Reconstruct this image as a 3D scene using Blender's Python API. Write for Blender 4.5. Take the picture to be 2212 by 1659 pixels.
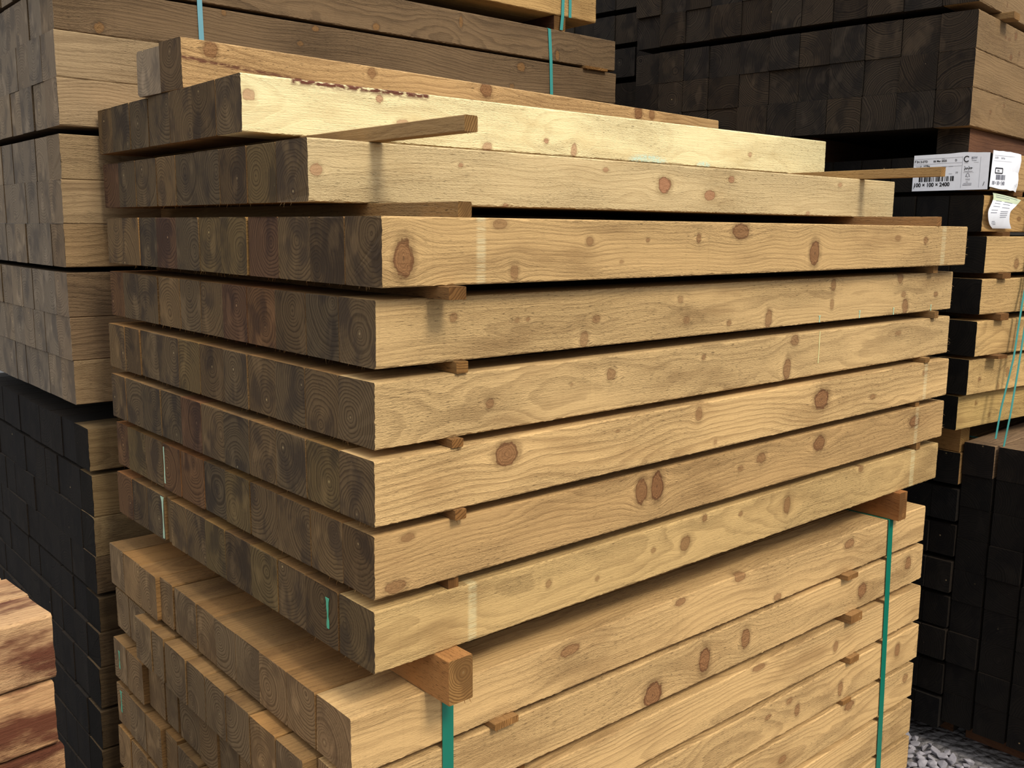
import bpy, bmesh, math, random
import numpy as np
from mathutils import Vector, Matrix

# ------------------------------------------------------------------ camera, sky, sun, exposure
for o in list(bpy.data.objects):
    bpy.data.objects.remove(o)
scn = bpy.context.scene
COL = scn.collection

def look_matrix(p, y, r):
    F = Vector((math.sin(y) * math.cos(p), math.cos(y) * math.cos(p), math.sin(p)))
    R = Vector((math.cos(y), -math.sin(y), 0))
    U = R.cross(F)
    c, s = math.cos(r), math.sin(r)
    R2 = c * R + s * U
    U2 = -s * R + c * U
    return Matrix((R2, U2, -F)).transposed()

cam_data = bpy.data.cameras.new('camera')
cam = bpy.data.objects.new('camera', cam_data)
COL.objects.link(cam)
cam_data.sensor_fit = 'HORIZONTAL'
cam_data.sensor_width = 36.0
cam_data.lens = 2063.7 / 2212.0 * 36.0
cam_data.clip_start = 0.05
cam_data.clip_end = 200
M = look_matrix(-0.161391, 0.717190, 0.0092241).to_4x4()
M.translation = Vector((-0.7456, -1.1603, 1.5656))
cam.matrix_world = M
scn.camera = cam

world = bpy.data.worlds.new('overcast_sky')
scn.world = world
world.use_nodes = True
wt = world.node_tree
bg = wt.nodes['Background']
wc = wt.nodes.new('ShaderNodeTexCoord')
wx = wt.nodes.new('ShaderNodeSeparateXYZ')
wr = wt.nodes.new('ShaderNodeValToRGB')      # bright overcast above, dim yard towards the horizon
wt.links.new(wc.outputs['Generated'], wx.inputs[0])
wt.links.new(wx.outputs[2], wr.inputs[0])
wt.links.new(wr.outputs[0], bg.inputs[0])
for el, (p_, c_) in zip([wr.color_ramp.elements[0], wr.color_ramp.elements[1], wr.color_ramp.elements.new(.5)],
                        [(0.02, (.10, .10, .10, 1)), (0.42, (0.90, 0.95, 1.0, 1)), (0.16, (.34, .35, .36, 1))]):
    el.position = p_
    el.color = c_
bg.inputs[1].default_value = 1.65

sun_data = bpy.data.lights.new('sun', 'SUN')
sun = bpy.data.objects.new('sun', sun_data)
COL.objects.link(sun)
sun_data.energy = 2.2
sun_data.color = (1.0, 0.91, 0.75)
sun_data.angle = math.radians(14)
sun.rotation_euler = Vector((0.0, 1.0, -1.05)).to_track_quat('-Z', 'Y').to_euler()
sun.location = (0, -4, 5)

scn.view_settings.view_transform = 'Standard'
scn.view_settings.look = 'None'
scn.view_settings.gamma = 1
scn.view_settings.use_curve_mapping = False
scn.view_settings.exposure = 0.30

KEEP = {'L':[0,1,2,3,4,5,6,7,8,9,10,11,12,13,14,15,16,17,18,19,20,21,22,26,27,28,29,30,31,32,33,39,40,41,42,43,44,53,54,55,66],'C':[0,1,2,3,4,5,6,7,8,9,10,11,12,13,14,15,16,17,18,19,20,21,22,23,24,25,26,27,28,29,30,31,32,33,34,35,36,37,38,39,40,41,42,43,44,45,46,47,48,49,50,51,52,53,54,55,56,57,58,59,60,61,62,63,64,65,66,67,68,69,70,71,72,73,74,75,76,77,78,80,81,82],'A':[0,11,12,13,14,22,23,24,25,33,34,35,36,37,44,45,46,47,48,55,56,57,58,59,66,67,68,69,70,77,78,79,80,81,82,88,89,90,91,92,93,99,100,101,102,103,104,110,111,112,113,114,115,116,117,121,122,123,124,125,126,127,132,133,134,135,136,137,138,139,143,144,145,146,147,148,149,154,155,156,157,158,159,160,162,165,166,167,168,169,170,176,177,178,179,187,188,189,190,198,199,200,201],'T':[0,1,2,3],'H':[0,1,4,8],'R':[20,21,22,23,24,25,26,27,28,29,30,31,32,33,34,35,36,37,38,39,40,41,42,43,44,45,46,47,48,49,50,51,52,53,54,55,56,57,58,59,60,61,62],'M':[0,2,3,4,8,9,10,16,24,32,40,48],'K':[5,6,12,13,19,20,26,27,33,34,40,41,46,47,48,53,54,55,60,61,62],'D':[0,4,5,8,12,16,20,24,28],'F':[2,8,9,15,22]}
KEEP = {f'{p}{n}' for p, v in KEEP.items() for n in v}  # the posts that show largest
rng = random.Random(11)
GROUND_Z = -0.07

# ------------------------------------------------------------------ materials
def lin(c):
    return tuple((v / 255 / 12.92) if v / 255 <= 0.04045 else ((v / 255 + 0.055) / 1.055) ** 2.4 for v in c) + (1.0,)

class G:
    """small node-graph helper"""
    def __init__(self, mat):
        mat.use_nodes = True
        self.t = mat.node_tree
        self.t.nodes.clear()
    def n(self, typ, **kw):
        nd = self.t.nodes.new(typ)
        for k, v in kw.items():
            setattr(nd, k, v)
        return nd
    def put(self, sock, v):
        if isinstance(v, bpy.types.NodeSocket):
            self.t.links.new(v, sock)
        else:
            sock.default_value = v
    def m(self, op, a, b=0.0, c=None, clamp=False):
        nd = self.n('ShaderNodeMath', operation=op, use_clamp=clamp)
        self.put(nd.inputs[0], a)
        self.put(nd.inputs[1], b)
        if c is not None:
            self.put(nd.inputs[2], c)
        return nd.outputs[0]
    def xyz(self, x, y, z):
        nd = self.n('ShaderNodeCombineXYZ')
        for i, v in enumerate((x, y, z)):
            self.put(nd.inputs[i], v)
        return nd.outputs[0]
    def noise(self, vec, detail=2.0, rough=0.5, scale=1.0):
        nd = self.n('ShaderNodeTexNoise')
        self.put(nd.inputs['Vector'], vec)
        nd.inputs['Scale'].default_value = scale
        nd.inputs['Detail'].default_value = detail
        nd.inputs['Roughness'].default_value = rough
        return nd.outputs['Fac']
    def ramp(self, f, stops):
        nd = self.n('ShaderNodeValToRGB')
        e = nd.color_ramp.elements
        while len(e) < len(stops):
            e.new(0.5)
        for el, (p, c) in zip(e, stops):
            el.position = p
            el.color = c if isinstance(c, tuple) else (c, c, c, 1)
        self.put(nd.inputs[0], f)
        return nd.outputs[0]
    def mix(self, f, a, b, mode='MIX'):
        nd = self.n('ShaderNodeMix', data_type='RGBA', blend_type=mode)
        self.put(nd.inputs[0], f)
        self.put(nd.inputs[6], a)
        self.put(nd.inputs[7], b)
        return nd.outputs[2]
    def step(self, v, lo, hi):
        nd = self.n('ShaderNodeMapRange', interpolation_type='SMOOTHSTEP')
        self.put(nd.inputs[0], v)
        nd.inputs[1].default_value = lo
        nd.inputs[2].default_value = hi
        return nd.outputs[0]
    def attr(self, name):
        return self.n('ShaderNodeAttribute', attribute_name=name).outputs['Fac']
    def out(self, col, rough, bump=None, spec=0.25):
        b = self.n('ShaderNodeBsdfPrincipled')
        self.put(b.inputs['Base Color'], col)
        self.put(b.inputs['Roughness'], rough)
        b.inputs['Specular IOR Level'].default_value = spec
        if bump is not None:
            bn = self.n('ShaderNodeBump')
            bn.inputs['Strength'].default_value = bump[1]
            bn.inputs['Distance'].default_value = bump[2]
            self.put(bn.inputs['Height'], bump[0])
            self.t.links.new(bn.outputs[0], b.inputs['Normal'])
        o = self.n('ShaderNodeOutputMaterial')
        self.t.links.new(b.outputs[0], o.inputs[0])

def grain(g, spacing, pith):
    """annual rings as a solid texture in the post's own space (x runs along the post)"""
    tc = g.n('ShaderNodeAttribute', attribute_name='post_coord').outputs['Vector']
    oi = g.n('ShaderNodeObjectInfo')
    rnd = g.attr('seed')
    tint = g.mix(1.0, oi.outputs['Color'], g.n('ShaderNodeAttribute', attribute_name='tint').outputs['Color'], 'MULTIPLY')
    sp = g.n('ShaderNodeSeparateXYZ')
    g.put(sp.inputs[0], tc)
    x, y, z = sp.outputs
    z = g.m('ADD', z, g.attr('grain_shift'))
    wn = g.n('ShaderNodeTexWhiteNoise', noise_dimensions='1D')
    g.put(wn.inputs['W'], g.m('MULTIPLY', rnd, 731.3))
    sc = g.n('ShaderNodeSeparateColor')
    g.put(sc.inputs[0], wn.outputs['Color'])
    r1, r2, r3 = sc.outputs
    lo, hi = pith
    py = g.m('MULTIPLY_ADD', r1, hi - lo, lo)
    pz = g.m('MULTIPLY_ADD', r2, hi - lo, lo)
    s1 = g.m('MULTIPLY', rnd, 57.0)
    xs = g.m('MULTIPLY_ADD', x, 1.7, s1)
    w1 = g.m('SUBTRACT', g.noise(g.xyz(xs, s1, 0.0), 2.0), 0.5)
    w2 = g.m('SUBTRACT', g.noise(g.xyz(xs, s1, 9.0), 2.0), 0.5)
    dy = g.m('SUBTRACT', y, g.m('MULTIPLY_ADD', w1, 0.10, py))
    dz = g.m('SUBTRACT', z, g.m('MULTIPLY_ADD', w2, 0.10, pz))
    wob = g.noise(g.xyz(g.m('MULTIPLY_ADD', x, 9.0, s1), g.m('MULTIPLY', y, 28.0), g.m('MULTIPLY', z, 28.0)), 2.0)
    r = g.m('SQRT', g.m('ADD', g.m('MULTIPLY', dy, dy), g.m('MULTIPLY', dz, dz)))
    rr = g.m('ADD', r, g.m('MULTIPLY', g.m('SUBTRACT', wob, 0.5), 0.011))
    vari = g.noise(g.xyz(g.m('MULTIPLY', rr, 45.0), s1, 3.0), 1.0)
    rr2 = g.m('ADD', rr, g.m('MULTIPLY', vari, 0.02))
    ring = g.m('FRACT', g.m('DIVIDE', rr2, spacing))
    late = g.ramp(ring, [(0.0, 0.05), (0.45, 0.18), (0.80, 1.0), (0.92, 0.9), (1.0, 0.05)])
    return dict(tc=tc, tint=tint, x=x, y=y, z=z, s=s1, r=r, late=late, r3=r3, r1=r1)

def wood_face(name, light, dark, tone=0.5, streak=0.35, spacing=0.0085, pith=(-0.05, 0.15), bump=0.9, stain=None, stain_amt=0.0, knot_c=((146, 104, 68), (110, 74, 46))):
    mat = bpy.data.materials.new(name)
    g = G(mat)
    q = grain(g, spacing, pith)
    x, y, z, s = q['x'], q['y'], q['z'], q['s']
    fib = g.noise(g.xyz(g.m('MULTIPLY_ADD', x, 9.0, s), g.m('MULTIPLY', y, 330.0), g.m('MULTIPLY', z, 330.0)), 3.0, 0.6)
    patch = g.noise(g.xyz(g.m('MULTIPLY_ADD', x, 3.2, s), g.m('MULTIPLY', y, 14.0), g.m('MULTIPLY', z, 14.0)), 3.0, 0.55)
    lf = g.m('MULTIPLY', q['late'], g.m('MULTIPLY_ADD', patch, 1.1, 0.0))
    f = g.m('ADD', g.m('MULTIPLY', lf, tone), g.m('MULTIPLY', g.m('SUBTRACT', fib, 0.45), streak), clamp=True)
    col = g.mix(f, lin(light), lin(dark))
    col = g.mix(g.step(patch, 0.50, 0.75), col, lin(tuple(0.55 * a + 0.45 * b for a, b in zip(light, dark))))
    if stain:
        sn = g.noise(g.xyz(g.m('MULTIPLY_ADD', x, 4.5, s), g.m('MULTIPLY', y, 13.0), g.m('MULTIPLY', z, 13.0)), 5.0, 0.6)
        col = g.mix(g.m('MULTIPLY', g.step(sn, 0.44, 0.60), stain_amt), col, lin(stain))
    # crosswise saw marks
    saw = g.noise(g.xyz(g.m('MULTIPLY_ADD', x, 120.0, s), g.m('MULTIPLY', y, 6.0), g.m('MULTIPLY', z, 6.0)), 1.0)
    col = g.mix(g.m('MULTIPLY', g.step(saw, 0.58, 0.85), 0.10), col, lin(dark))
    # dark flecks and short cracks
    ruf = g.step(g.noise(g.xyz(g.m('MULTIPLY_ADD', x, 2.1, g.m('ADD', s, 7.0)), g.m('MULTIPLY', y, 9.0), g.m('MULTIPLY', z, 9.0)), 2.0, 0.5), 0.36, 0.62)
    fl = g.noise(g.xyz(g.m('MULTIPLY_ADD', x, 60.0, s), g.m('MULTIPLY', y, 420.0), g.m('MULTIPLY', z, 420.0)), 2.0, 0.6)
    col = g.mix(g.m('MULTIPLY', g.step(fl, 0.56, 0.74), g.m('MULTIPLY_ADD', ruf, 0.55, 0.22)), col, lin(tuple(0.55 * v for v in dark)))
    # knots
    kn = g.attr('knot')
    ks = g.attr('knot_tone')
    kw = g.noise(g.xyz(g.m('MULTIPLY_ADD', x, 75.0, s), 0.0, g.m('MULTIPLY', z, 95.0)), 2.0, 0.6)
    kjit = g.m('ADD', kn, g.m('MULTIPLY', g.m('SUBTRACT', kw, 0.5), 0.42))
    kjit = g.m('ADD', kjit, g.m('MULTIPLY', g.m('SUBTRACT', fib, 0.5), 0.14))
    kr = g.m('FRACT', g.m('MULTIPLY', kjit, 10.0))
    kc = g.mix(kr, lin(knot_c[0]), lin(knot_c[1]))
    kc = g.mix(g.m('MULTIPLY', g.step(kjit, 0.93, 1.0), .8), kc, lin((70, 44, 30)))
    on = g.step(kn, 0.02, 0.12)
    halo = g.m('MULTIPLY', g.m('MULTIPLY', g.step(kjit, 0.12, 0.52), 0.55), on)
    col = g.mix(g.m('MULTIPLY', halo, g.m('MULTIPLY_ADD', ks, 0.6, 0.4)), col, lin(tuple(0.9 * v for v in dark)))
    core = g.m('MULTIPLY', g.step(kjit, 0.47, 0.56), on)
    col = g.mix(g.m('MULTIPLY', core, g.m('MULTIPLY_ADD', ks, 0.55, 0.35)), col, kc)
    rim = g.m('MULTIPLY', g.m('MULTIPLY', g.step(kjit, 0.46, 0.51), g.m('SUBTRACT', 1.0, g.step(kjit, 0.53, 0.60))), on)
    col = g.mix(g.m('MULTIPLY', g.m('MULTIPLY', rim, ks), 0.7), col, lin((84, 50, 28)))
    # pale batten marks, dark bark, pale mould (each with its own outline on the post)
    mk = g.m('MULTIPLY', g.attr('batten_mark'), g.step(fib, 0.30, 0.62))
    col = g.mix(g.m('MULTIPLY', mk, 0.5), col, lin((222, 212, 172)))
    bk = g.m('MULTIPLY', g.attr('bark'), g.step(g.noise(g.xyz(g.m('MULTIPLY', x, 60.0), g.m('MULTIPLY', y, 60.0), g.m('MULTIPLY', z, 160.0)), 3.0), 0.35, 0.52))
    col = g.mix(bk, col, lin((104, 62, 48)))
    mo = g.m('MULTIPLY', g.attr('mould'), g.step(g.noise(g.xyz(g.m('MULTIPLY', x, 130.0), 0.0, g.m('MULTIPLY', z, 200.0)), 3.0, 0.7), 0.40, 0.55))
    col = g.mix(mo, col, lin((205, 226, 205)))
    col = g.mix(1.0, col, q['tint'], 'MULTIPLY')
    fuzz = g.noise(g.xyz(g.m('MULTIPLY_ADD', x, 130.0, s), g.m('MULTIPLY', y, 620.0), g.m('MULTIPLY', z, 620.0)), 3.0, 0.65)
    h = g.m('ADD', g.m('MULTIPLY', fuzz, g.m('MULTIPLY_ADD', ruf, 1.0, 0.3)), g.m('MULTIPLY', fib, g.m('MULTIPLY_ADD', ruf, 0.5, 0.35)))
    h = g.m('SUBTRACT', h, g.m('MULTIPLY', lf, 0.25))
    h = g.m('ADD', h, g.m('MULTIPLY', patch, 1.0))
    g.out(col, 0.82, (h, bump, 0.0030), 0.2)
    return mat

def wood_end(name, light, dark, blotch, spacing=0.0065, pith=(0.01, 0.09), amt=0.9):
    mat = bpy.data.materials.new(name)
    g = G(mat)
    q = grain(g, spacing, pith)
    x, y, z, s = q['x'], q['y'], q['z'], q['s']
    late = q['late']
    col = g.mix(g.m('MULTIPLY', late, amt), lin(light), lin(dark))
    bl = g.noise(g.xyz(s, g.m('MULTIPLY', y, 16.0), g.m('MULTIPLY', z, 11.0)), 3.0, 0.55)
    col = g.mix(g.m('MULTIPLY', g.step(bl, 0.46, 0.64), 0.72), col, lin(blotch))
    bl2 = g.noise(g.xyz(g.m('ADD', s, 4.0), g.m('MULTIPLY', y, 22.0), g.m('MULTIPLY', z, 13.0)), 2.0, 0.5)
    col = g.mix(g.m('MULTIPLY', g.step(bl2, 0.58, 0.72), 0.45), col, lin(tuple(min(255, 1.22 * v) for v in light)))
    sw = g.noise(g.xyz(s, g.m('MULTIPLY', g.m('ADD', y, g.m('MULTIPLY', z, 0.35)), 260.0), g.m('MULTIPLY', z, 14.0)), 2.0, 0.6)
    col = g.mix(g.m('MULTIPLY', sw, 0.30), col, lin(tuple(0.6 * v for v in dark)))
    sp = g.noise(g.xyz(s, g.m('MULTIPLY', y, 230.0), g.m('MULTIPLY', z, 230.0)), 1.0)
    col = g.mix(g.m('MULTIPLY', g.step(sp, 0.80, 0.86), 0.5), col, lin((176, 160, 124)))
    col = g.mix(g.m('MULTIPLY', g.m('MULTIPLY', g.step(q['r'], 0.0028, 0.0016), g.step(q['r3'], .5, .9)), 0.7), col, lin((176, 154, 114)))
    col = g.mix(1.0, col, q['tint'], 'MULTIPLY')
    h = g.m('ADD', g.m('MULTIPLY', sw, 0.8), g.m('MULTIPLY', late, 0.5))
    g.out(col, 0.9, (h, 0.5, 0.0012), 0.12)
    return mat

MF = {
 'gold': wood_face('sawn_golden_wood', (202, 169, 118), (112, 84, 52), tone=0.66, streak=0.5),
 'pale': wood_face('sawn_pale_wood', (204, 182, 138), (146, 118, 78), tone=0.34, streak=0.36, knot_c=((172, 116, 86), (136, 84, 62))),
 'cream': wood_face('sawn_cream_wood', (236, 222, 174), (180, 154, 104), tone=0.32, streak=0.34, knot_c=((176, 112, 90), (140, 82, 66))),
 'honey': wood_face('sawn_honey_wood', (206, 172, 120), (116, 85, 51), tone=0.75, streak=0.45, spacing=0.0095),
 'weathered': wood_face('weathered_brown_wood', (124, 104, 80), (62, 49, 36), tone=0.85, streak=0.65, spacing=0.007, knot_c=((158, 122, 74), (120, 84, 48))),
 'drab': wood_face('drab_tan_wood', (160, 139, 108), (92, 73, 52), tone=0.8, streak=0.5, spacing=0.0075),
 'tan': wood_face('plain_tan_wood', (150, 124, 88), (100, 76, 50), tone=0.4, streak=0.35),
 'red': wood_face('red_stained_wood', (200, 164, 122), (134, 90, 60), tone=0.6, streak=0.55, stain=(92, 50, 36), stain_amt=0.95),
 'batten': wood_face('batten_wood', (160, 130, 88), (98, 72, 44), tone=0.5),
 'bearer': wood_face('bearer_wood', (180, 134, 84), (112, 74, 40), tone=0.5),
 'dull_red': wood_face('dull_reddish_wood', (104, 70, 48), (66, 40, 28), tone=0.5),
 'ledge': wood_face('shade_darkened_upper_sides', (152, 116, 72), (94, 66, 38), tone=0.6, streak=0.8),  # golden wood darkened in colour for the shade under the layers above
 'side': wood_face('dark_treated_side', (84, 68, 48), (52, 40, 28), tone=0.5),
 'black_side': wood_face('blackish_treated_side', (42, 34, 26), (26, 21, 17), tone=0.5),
}
ME = {
 'brown': wood_end('brown_end_grain', (110, 91, 66), (62, 49, 35), (62, 52, 44), amt=0.78),
 'lower': wood_end('light_end_grain', (146, 120, 88), (84, 65, 44), (104, 84, 62), amt=0.75),
 'grey': wood_end('greyed_end_grain', (134, 120, 102), (92, 80, 68), (92, 84, 76), amt=0.6),
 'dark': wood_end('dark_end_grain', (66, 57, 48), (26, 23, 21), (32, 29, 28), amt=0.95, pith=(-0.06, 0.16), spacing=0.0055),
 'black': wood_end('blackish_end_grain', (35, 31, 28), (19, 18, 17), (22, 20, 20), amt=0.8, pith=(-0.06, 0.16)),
 'batten': wood_end('batten_end_grain', (158, 122, 76), (96, 68, 38), (108, 80, 48), spacing=0.0045),
}

def plain(name, rgb, rough=0.5, spec=0.3):
    mat = bpy.data.materials.new(name)
    g = G(mat)
    tc = g.n('ShaderNodeTexCoord').outputs['Object']
    n = g.noise(tc, 2.0, 0.5, 60.0)
    col = g.mix(g.m('MULTIPLY', n, 0.25), lin(rgb), lin(tuple(0.75 * v for v in rgb)))
    g.out(col, rough, None, spec)
    return mat

M_STRAP = plain('green_strap_plastic', (12, 112, 92), 0.38, 0.5)
M_STRAP2 = plain('teal_strap_plastic', (62, 146, 142), 0.4, 0.5)
M_STRAP3 = plain('blue_strap_plastic', (104, 158, 172), 0.4, 0.5)
M_PAPER = plain('white_label_paper', (240, 243, 252), 0.55)
M_PAPER2 = plain('green_tag_paper', (196, 208, 178), 0.6)
M_INK = plain('black_print', (26, 26, 32), 0.6)
M_INK2 = plain('grey_print', (120, 122, 134), 0.6)
M_DRIP = plain('pale_green_paint', (176, 206, 178), 0.5)
M_DRIP2 = plain('cream_paint', (216, 208, 150), 0.5)

# ------------------------------------------------------------------ mesh helpers
def link(o):
    COL.objects.link(o)
    return o

REST = []
HIDDEN = ('thin slip', 'slat on the ground', 'dark batten under the', 'dark bearer on the ground', 'bearer on the', 'far bearer', 'bearer between', 'dark bearer under the pack overhead, left', 'dark bearer beam under the back',
          'thin batten between the third and fourth layers of the lower central pack, left', 'thin batten between the fourth and fifth layers of the lower central pack, left', 'thin batten between the fifth', 'thin batten between the sixth',
          'batten between the f', 'batten between the s', 'batten between the tan-sided posts, far right')
def tag(o, label=None, cat=None, group=None, kind=None):
    if label and label.startswith(HIDDEN):      # carries a layer but shows nothing: goes with the mass of inner timber
        REST.append((o.data, Matrix.Translation(o.location) @ Matrix.Rotation(o.rotation_euler.z, 4, 'Z'), tuple(o.color)))
        bpy.data.objects.remove(o)
        return None
    if label: o['label'] = label
    if cat: o['category'] = cat
    if group: o['group'] = group
    if kind: o['kind'] = kind
    return o

def post_mesh(name, L, w, h, mf, me, nx=2, nz=3, knots=(), marks=(), barks=(), moulds=(), seed=0, bev=0.0016, rough=0.0, slivers=(0, 0), wane=0.0):
    """a sawn post: x 0..L, y 0..w, z 0..h; the fine grid lies on the y=0 face"""
    r = np.random.RandomState(seed)
    b = bev
    prof = [(0.0, z) for z in np.linspace(b, h - b, nz)]
    prof += [(b, h), (w * 0.5, h), (w - b, h), (w, h - b), (w, b), (w - b, 0.0), (b, 0.0)]
    prof = np.array(prof)
    P = len(prof)
    xs = np.linspace(0, L, nx)
    V = np.zeros((nx, P, 3))
    V[:, :, 0] = xs[:, None]
    V[:, :, 1] = prof[None, :, 0]
    V[:, :, 2] = prof[None, :, 1]
    if nx > 4 and rough > 0:
        def wav(amp, k):
            c = r.normal(size=(k,))
            return amp * np.interp(xs, np.linspace(0, L, k), c)
        et = wav(rough, nx) * 0.6 + wav(rough, max(6, nx // 5)) * 0.6
        eb = wav(rough, nx) * 0.6 + wav(rough, max(6, nx // 5)) * 0.6
        et -= np.abs(wav(1, max(5, nx // 9))) ** 4 * rough * 0.25
        eb += np.abs(wav(1, max(5, nx // 9))) ** 4 * rough * 0.25
        et, eb = np.clip(et, -.0024, .0012), np.clip(eb, -.0018, .0024)
        V[:, nz - 1, 2] += et - rough * 0.5
        V[:, 0, 2] += eb + rough * 0.5
        V[:, nz, 1] += np.abs(wav(rough, nx)) * 0.7
        V[:, nz + 6, 1] += np.abs(wav(rough, nx)) * 0.7
        # ends sawn a little out of square
        for e in (0, nx - 1):
            V[e, :, 0] += r.normal(size=P) * rough * 0.5
    if wane:
        V[:, nz:nz + 2, 2] -= wane
    verts = V.reshape(-1, 3)
    faces, mats = [], []
    for i in range(nx - 1):
        o = i * P
        for j in range(P):
            k = (j + 1) % P
            faces.append((o + j, o + P + j, o + P + k, o + k))
    mats = [0] * len(faces)
    faces.append(tuple(range(P)))
    faces.append(tuple(reversed(range((nx - 1) * P, nx * P))))
    mats += [1, 1]
    extra = []
    def sliver(p, d, t, wid):
        n0 = len(verts) + len(extra)
        p = np.array(p); d = np.array(d); t = np.array(t)
        nrm = np.cross(d / np.linalg.norm(d), t)
        extra.extend([p - t * wid, p + t * wid, p + nrm * wid, p + d * 0.55 + t * wid * 0.6 + nrm * wid, p + d])
        for f in ((0, 1, 3), (1, 2, 3), (0, 3, 2), (0, 3, 4), (1, 3, 4), (2, 3, 4)):
            faces.append(tuple(n0 + v for v in f)); mats.append(0)
    for _ in range(slivers[0]):      # torn fibres hanging below the sawn end
        yy = r.uniform(0.003, w - 0.003)
        ln = r.uniform(0.003, 0.010)
        sliver((r.uniform(0.0, 0.002), yy, 0.0008), (r.uniform(-0.004, 0.001), r.uniform(-0.004, 0.004), -ln), (0, 1, 0), r.uniform(0.0003, 0.0008))
    for _ in range(slivers[1]):      # torn fibres at the far end
        zz = r.uniform(0.005, h * 0.7)
        sliver((L - 0.0006, r.uniform(0.0, 0.004), zz), (r.uniform(0.006, 0.02), -r.uniform(0, 0.003), r.uniform(-0.008, 0.004)), (0, 0, 1), 0.0005)
    if extra:
        verts = np.vstack([verts, np.array(extra)])
    me_ = bpy.data.meshes.new(name)
    me_.from_pydata(verts.tolist(), [], faces)
    me_.materials.append(mf); me_.materials.append(me)
    me_.polygons.foreach_set('material_index', mats)
    a = me_.attributes.new('post_coord', 'FLOAT_VECTOR', 'POINT')
    a.data.foreach_set('vector', np.asarray(verts, dtype=np.float32).ravel())
    a = me_.attributes.new('seed', 'FLOAT', 'POINT')
    a.data.foreach_set('value', np.full(len(verts), (seed * 0.61803) % 1.0, dtype=np.float32))
    a = me_.attributes.new('tint', 'FLOAT_COLOR', 'POINT')
    a.data.foreach_set('color', np.ones(len(verts) * 4, dtype=np.float32))
    if len(knots) or len(marks) or len(barks) or len(moulds):
        X, Z = verts[:, 0], verts[:, 2]
        fr = np.clip(1 - verts[:, 1] / 0.05, 0, 1)
        kn = np.zeros(len(verts)); gs = np.zeros(len(verts)); kt = np.zeros(len(verts))
        for (u, z0, rx, rz) in knots:
            dx, dz = (X - u), (Z - z0)
            d = np.sqrt((dx / rx) ** 2 + (dz / rz) ** 2)
            kk = np.clip(1 - d / 2.0, 0, 1)
            kt = np.where(kk > kn, min(1.0, max(r.uniform(0.05, 0.5), (rx * rz) / .0005)), kt)
            kn = np.maximum(kn, kk)
            gs -= dz * 0.85 * np.exp(-(dx / (2.6 * rx)) ** 2 - (dz / (1.7 * rz)) ** 2)
        mk = np.zeros(len(verts)); bk = np.zeros(len(verts)); mo = np.zeros(len(verts))
        for (u0, u1) in marks:
            mk = np.maximum(mk, ((X > u0) & (X < u1)).astype(float))
        for (u0, z0, u1, z1, hw) in barks:
            t = np.clip((X - u0) / (u1 - u0), 0, 1)
            d = np.abs(Z - (z0 + (z1 - z0) * t))
            bk = np.maximum(bk, np.clip(1.6 - d / hw, 0, 1) * ((X > u0) & (X < u1)))
        for (u0, z0, rx, rz) in moulds:
            d = ((X - u0) / rx) ** 2 + ((Z - z0) / rz) ** 2
            mo = np.maximum(mo, np.clip(2 * (1 - d), 0, 1))
        for nm, arr in (('knot', kn * fr), ('knot_tone', kt), ('grain_shift', gs * fr), ('batten_mark', mk * fr), ('bark', bk), ('mould', mo * fr)):
            a = me_.attributes.new(nm, 'FLOAT', 'POINT')
            a.data.foreach_set('value', arr.astype(np.float32))
    me_.update()
    return me_

def put(name, me, loc, rz=0.0, tint=(1, 1, 1)):
    o = bpy.data.objects.new(name, me)
    o.location = loc
    o.rotation_euler = (0, 0, rz)
    o.color = (tint[0], tint[1], tint[2], 1)
    return link(o)

COUNT = {}
def post(key, me, loc, rz, tint, label, group):
    n = COUNT[key] = COUNT.get(key, -1) + 1
    key = f'{key}{n}'
    if KEEP is not None and key not in KEEP:
        REST.append((me, Matrix.Translation(loc) @ Matrix.Rotation(rz, 4, 'Z'), tint))
        return None
    o = put('timber_post', me, loc, rz, tint)
    if KEEP is None: o['key'] = key
    return tag(o, label, 'timber post', group)

def mesh_from(name, verts, faces, mat, parent=None):
    me = bpy.data.meshes.new(name)
    me.from_pydata([tuple(v) for v in verts], [], faces)
    me.materials.append(mat)
    me.update()
    o = link(bpy.data.objects.new(name, me))
    if parent is not None:
        o.parent = parent
    return o

ORD = ['front', 'second', 'third', 'fourth', 'fifth', 'sixth', 'seventh', 'eighth', 'ninth', 'tenth', 'eleventh', 'twelfth']
LAY = ['topmost', 'second', 'third', 'fourth', 'fifth', 'sixth', 'seventh', 'eighth', 'ninth', 'tenth', 'eleventh', 'twelfth', 'thirteenth', 'fourteenth', 'fifteenth', 'sixteenth', 'seventeenth', 'eighteenth', 'nineteenth', 'twentieth', 'lowest']
TINTS = [('brown', (1.0, 0.97, 0.92)), ('dark brown', (0.74, 0.71, 0.68)), ('grey-brown', (0.88, 0.90, 0.92)), ('olive-brown', (1.0, 1.0, 0.84)),
         ('reddish-brown', (1.02, 0.80, 0.70)), ('slate-brown', (0.72, 0.76, 0.82)), ('light brown', (1.18, 1.12, 1.0)), ('purplish-brown', (0.82, 0.66, 0.68))]
TN = {k[0]: k for k in TINTS}

def rand_knots(r, L, h, n):
    return [(r.uniform(0.05, L - 0.05), r.uniform(0.01, h - 0.01), r.uniform(0.005, 0.013), r.uniform(0.005, 0.016)) for _ in range(n)]

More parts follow.
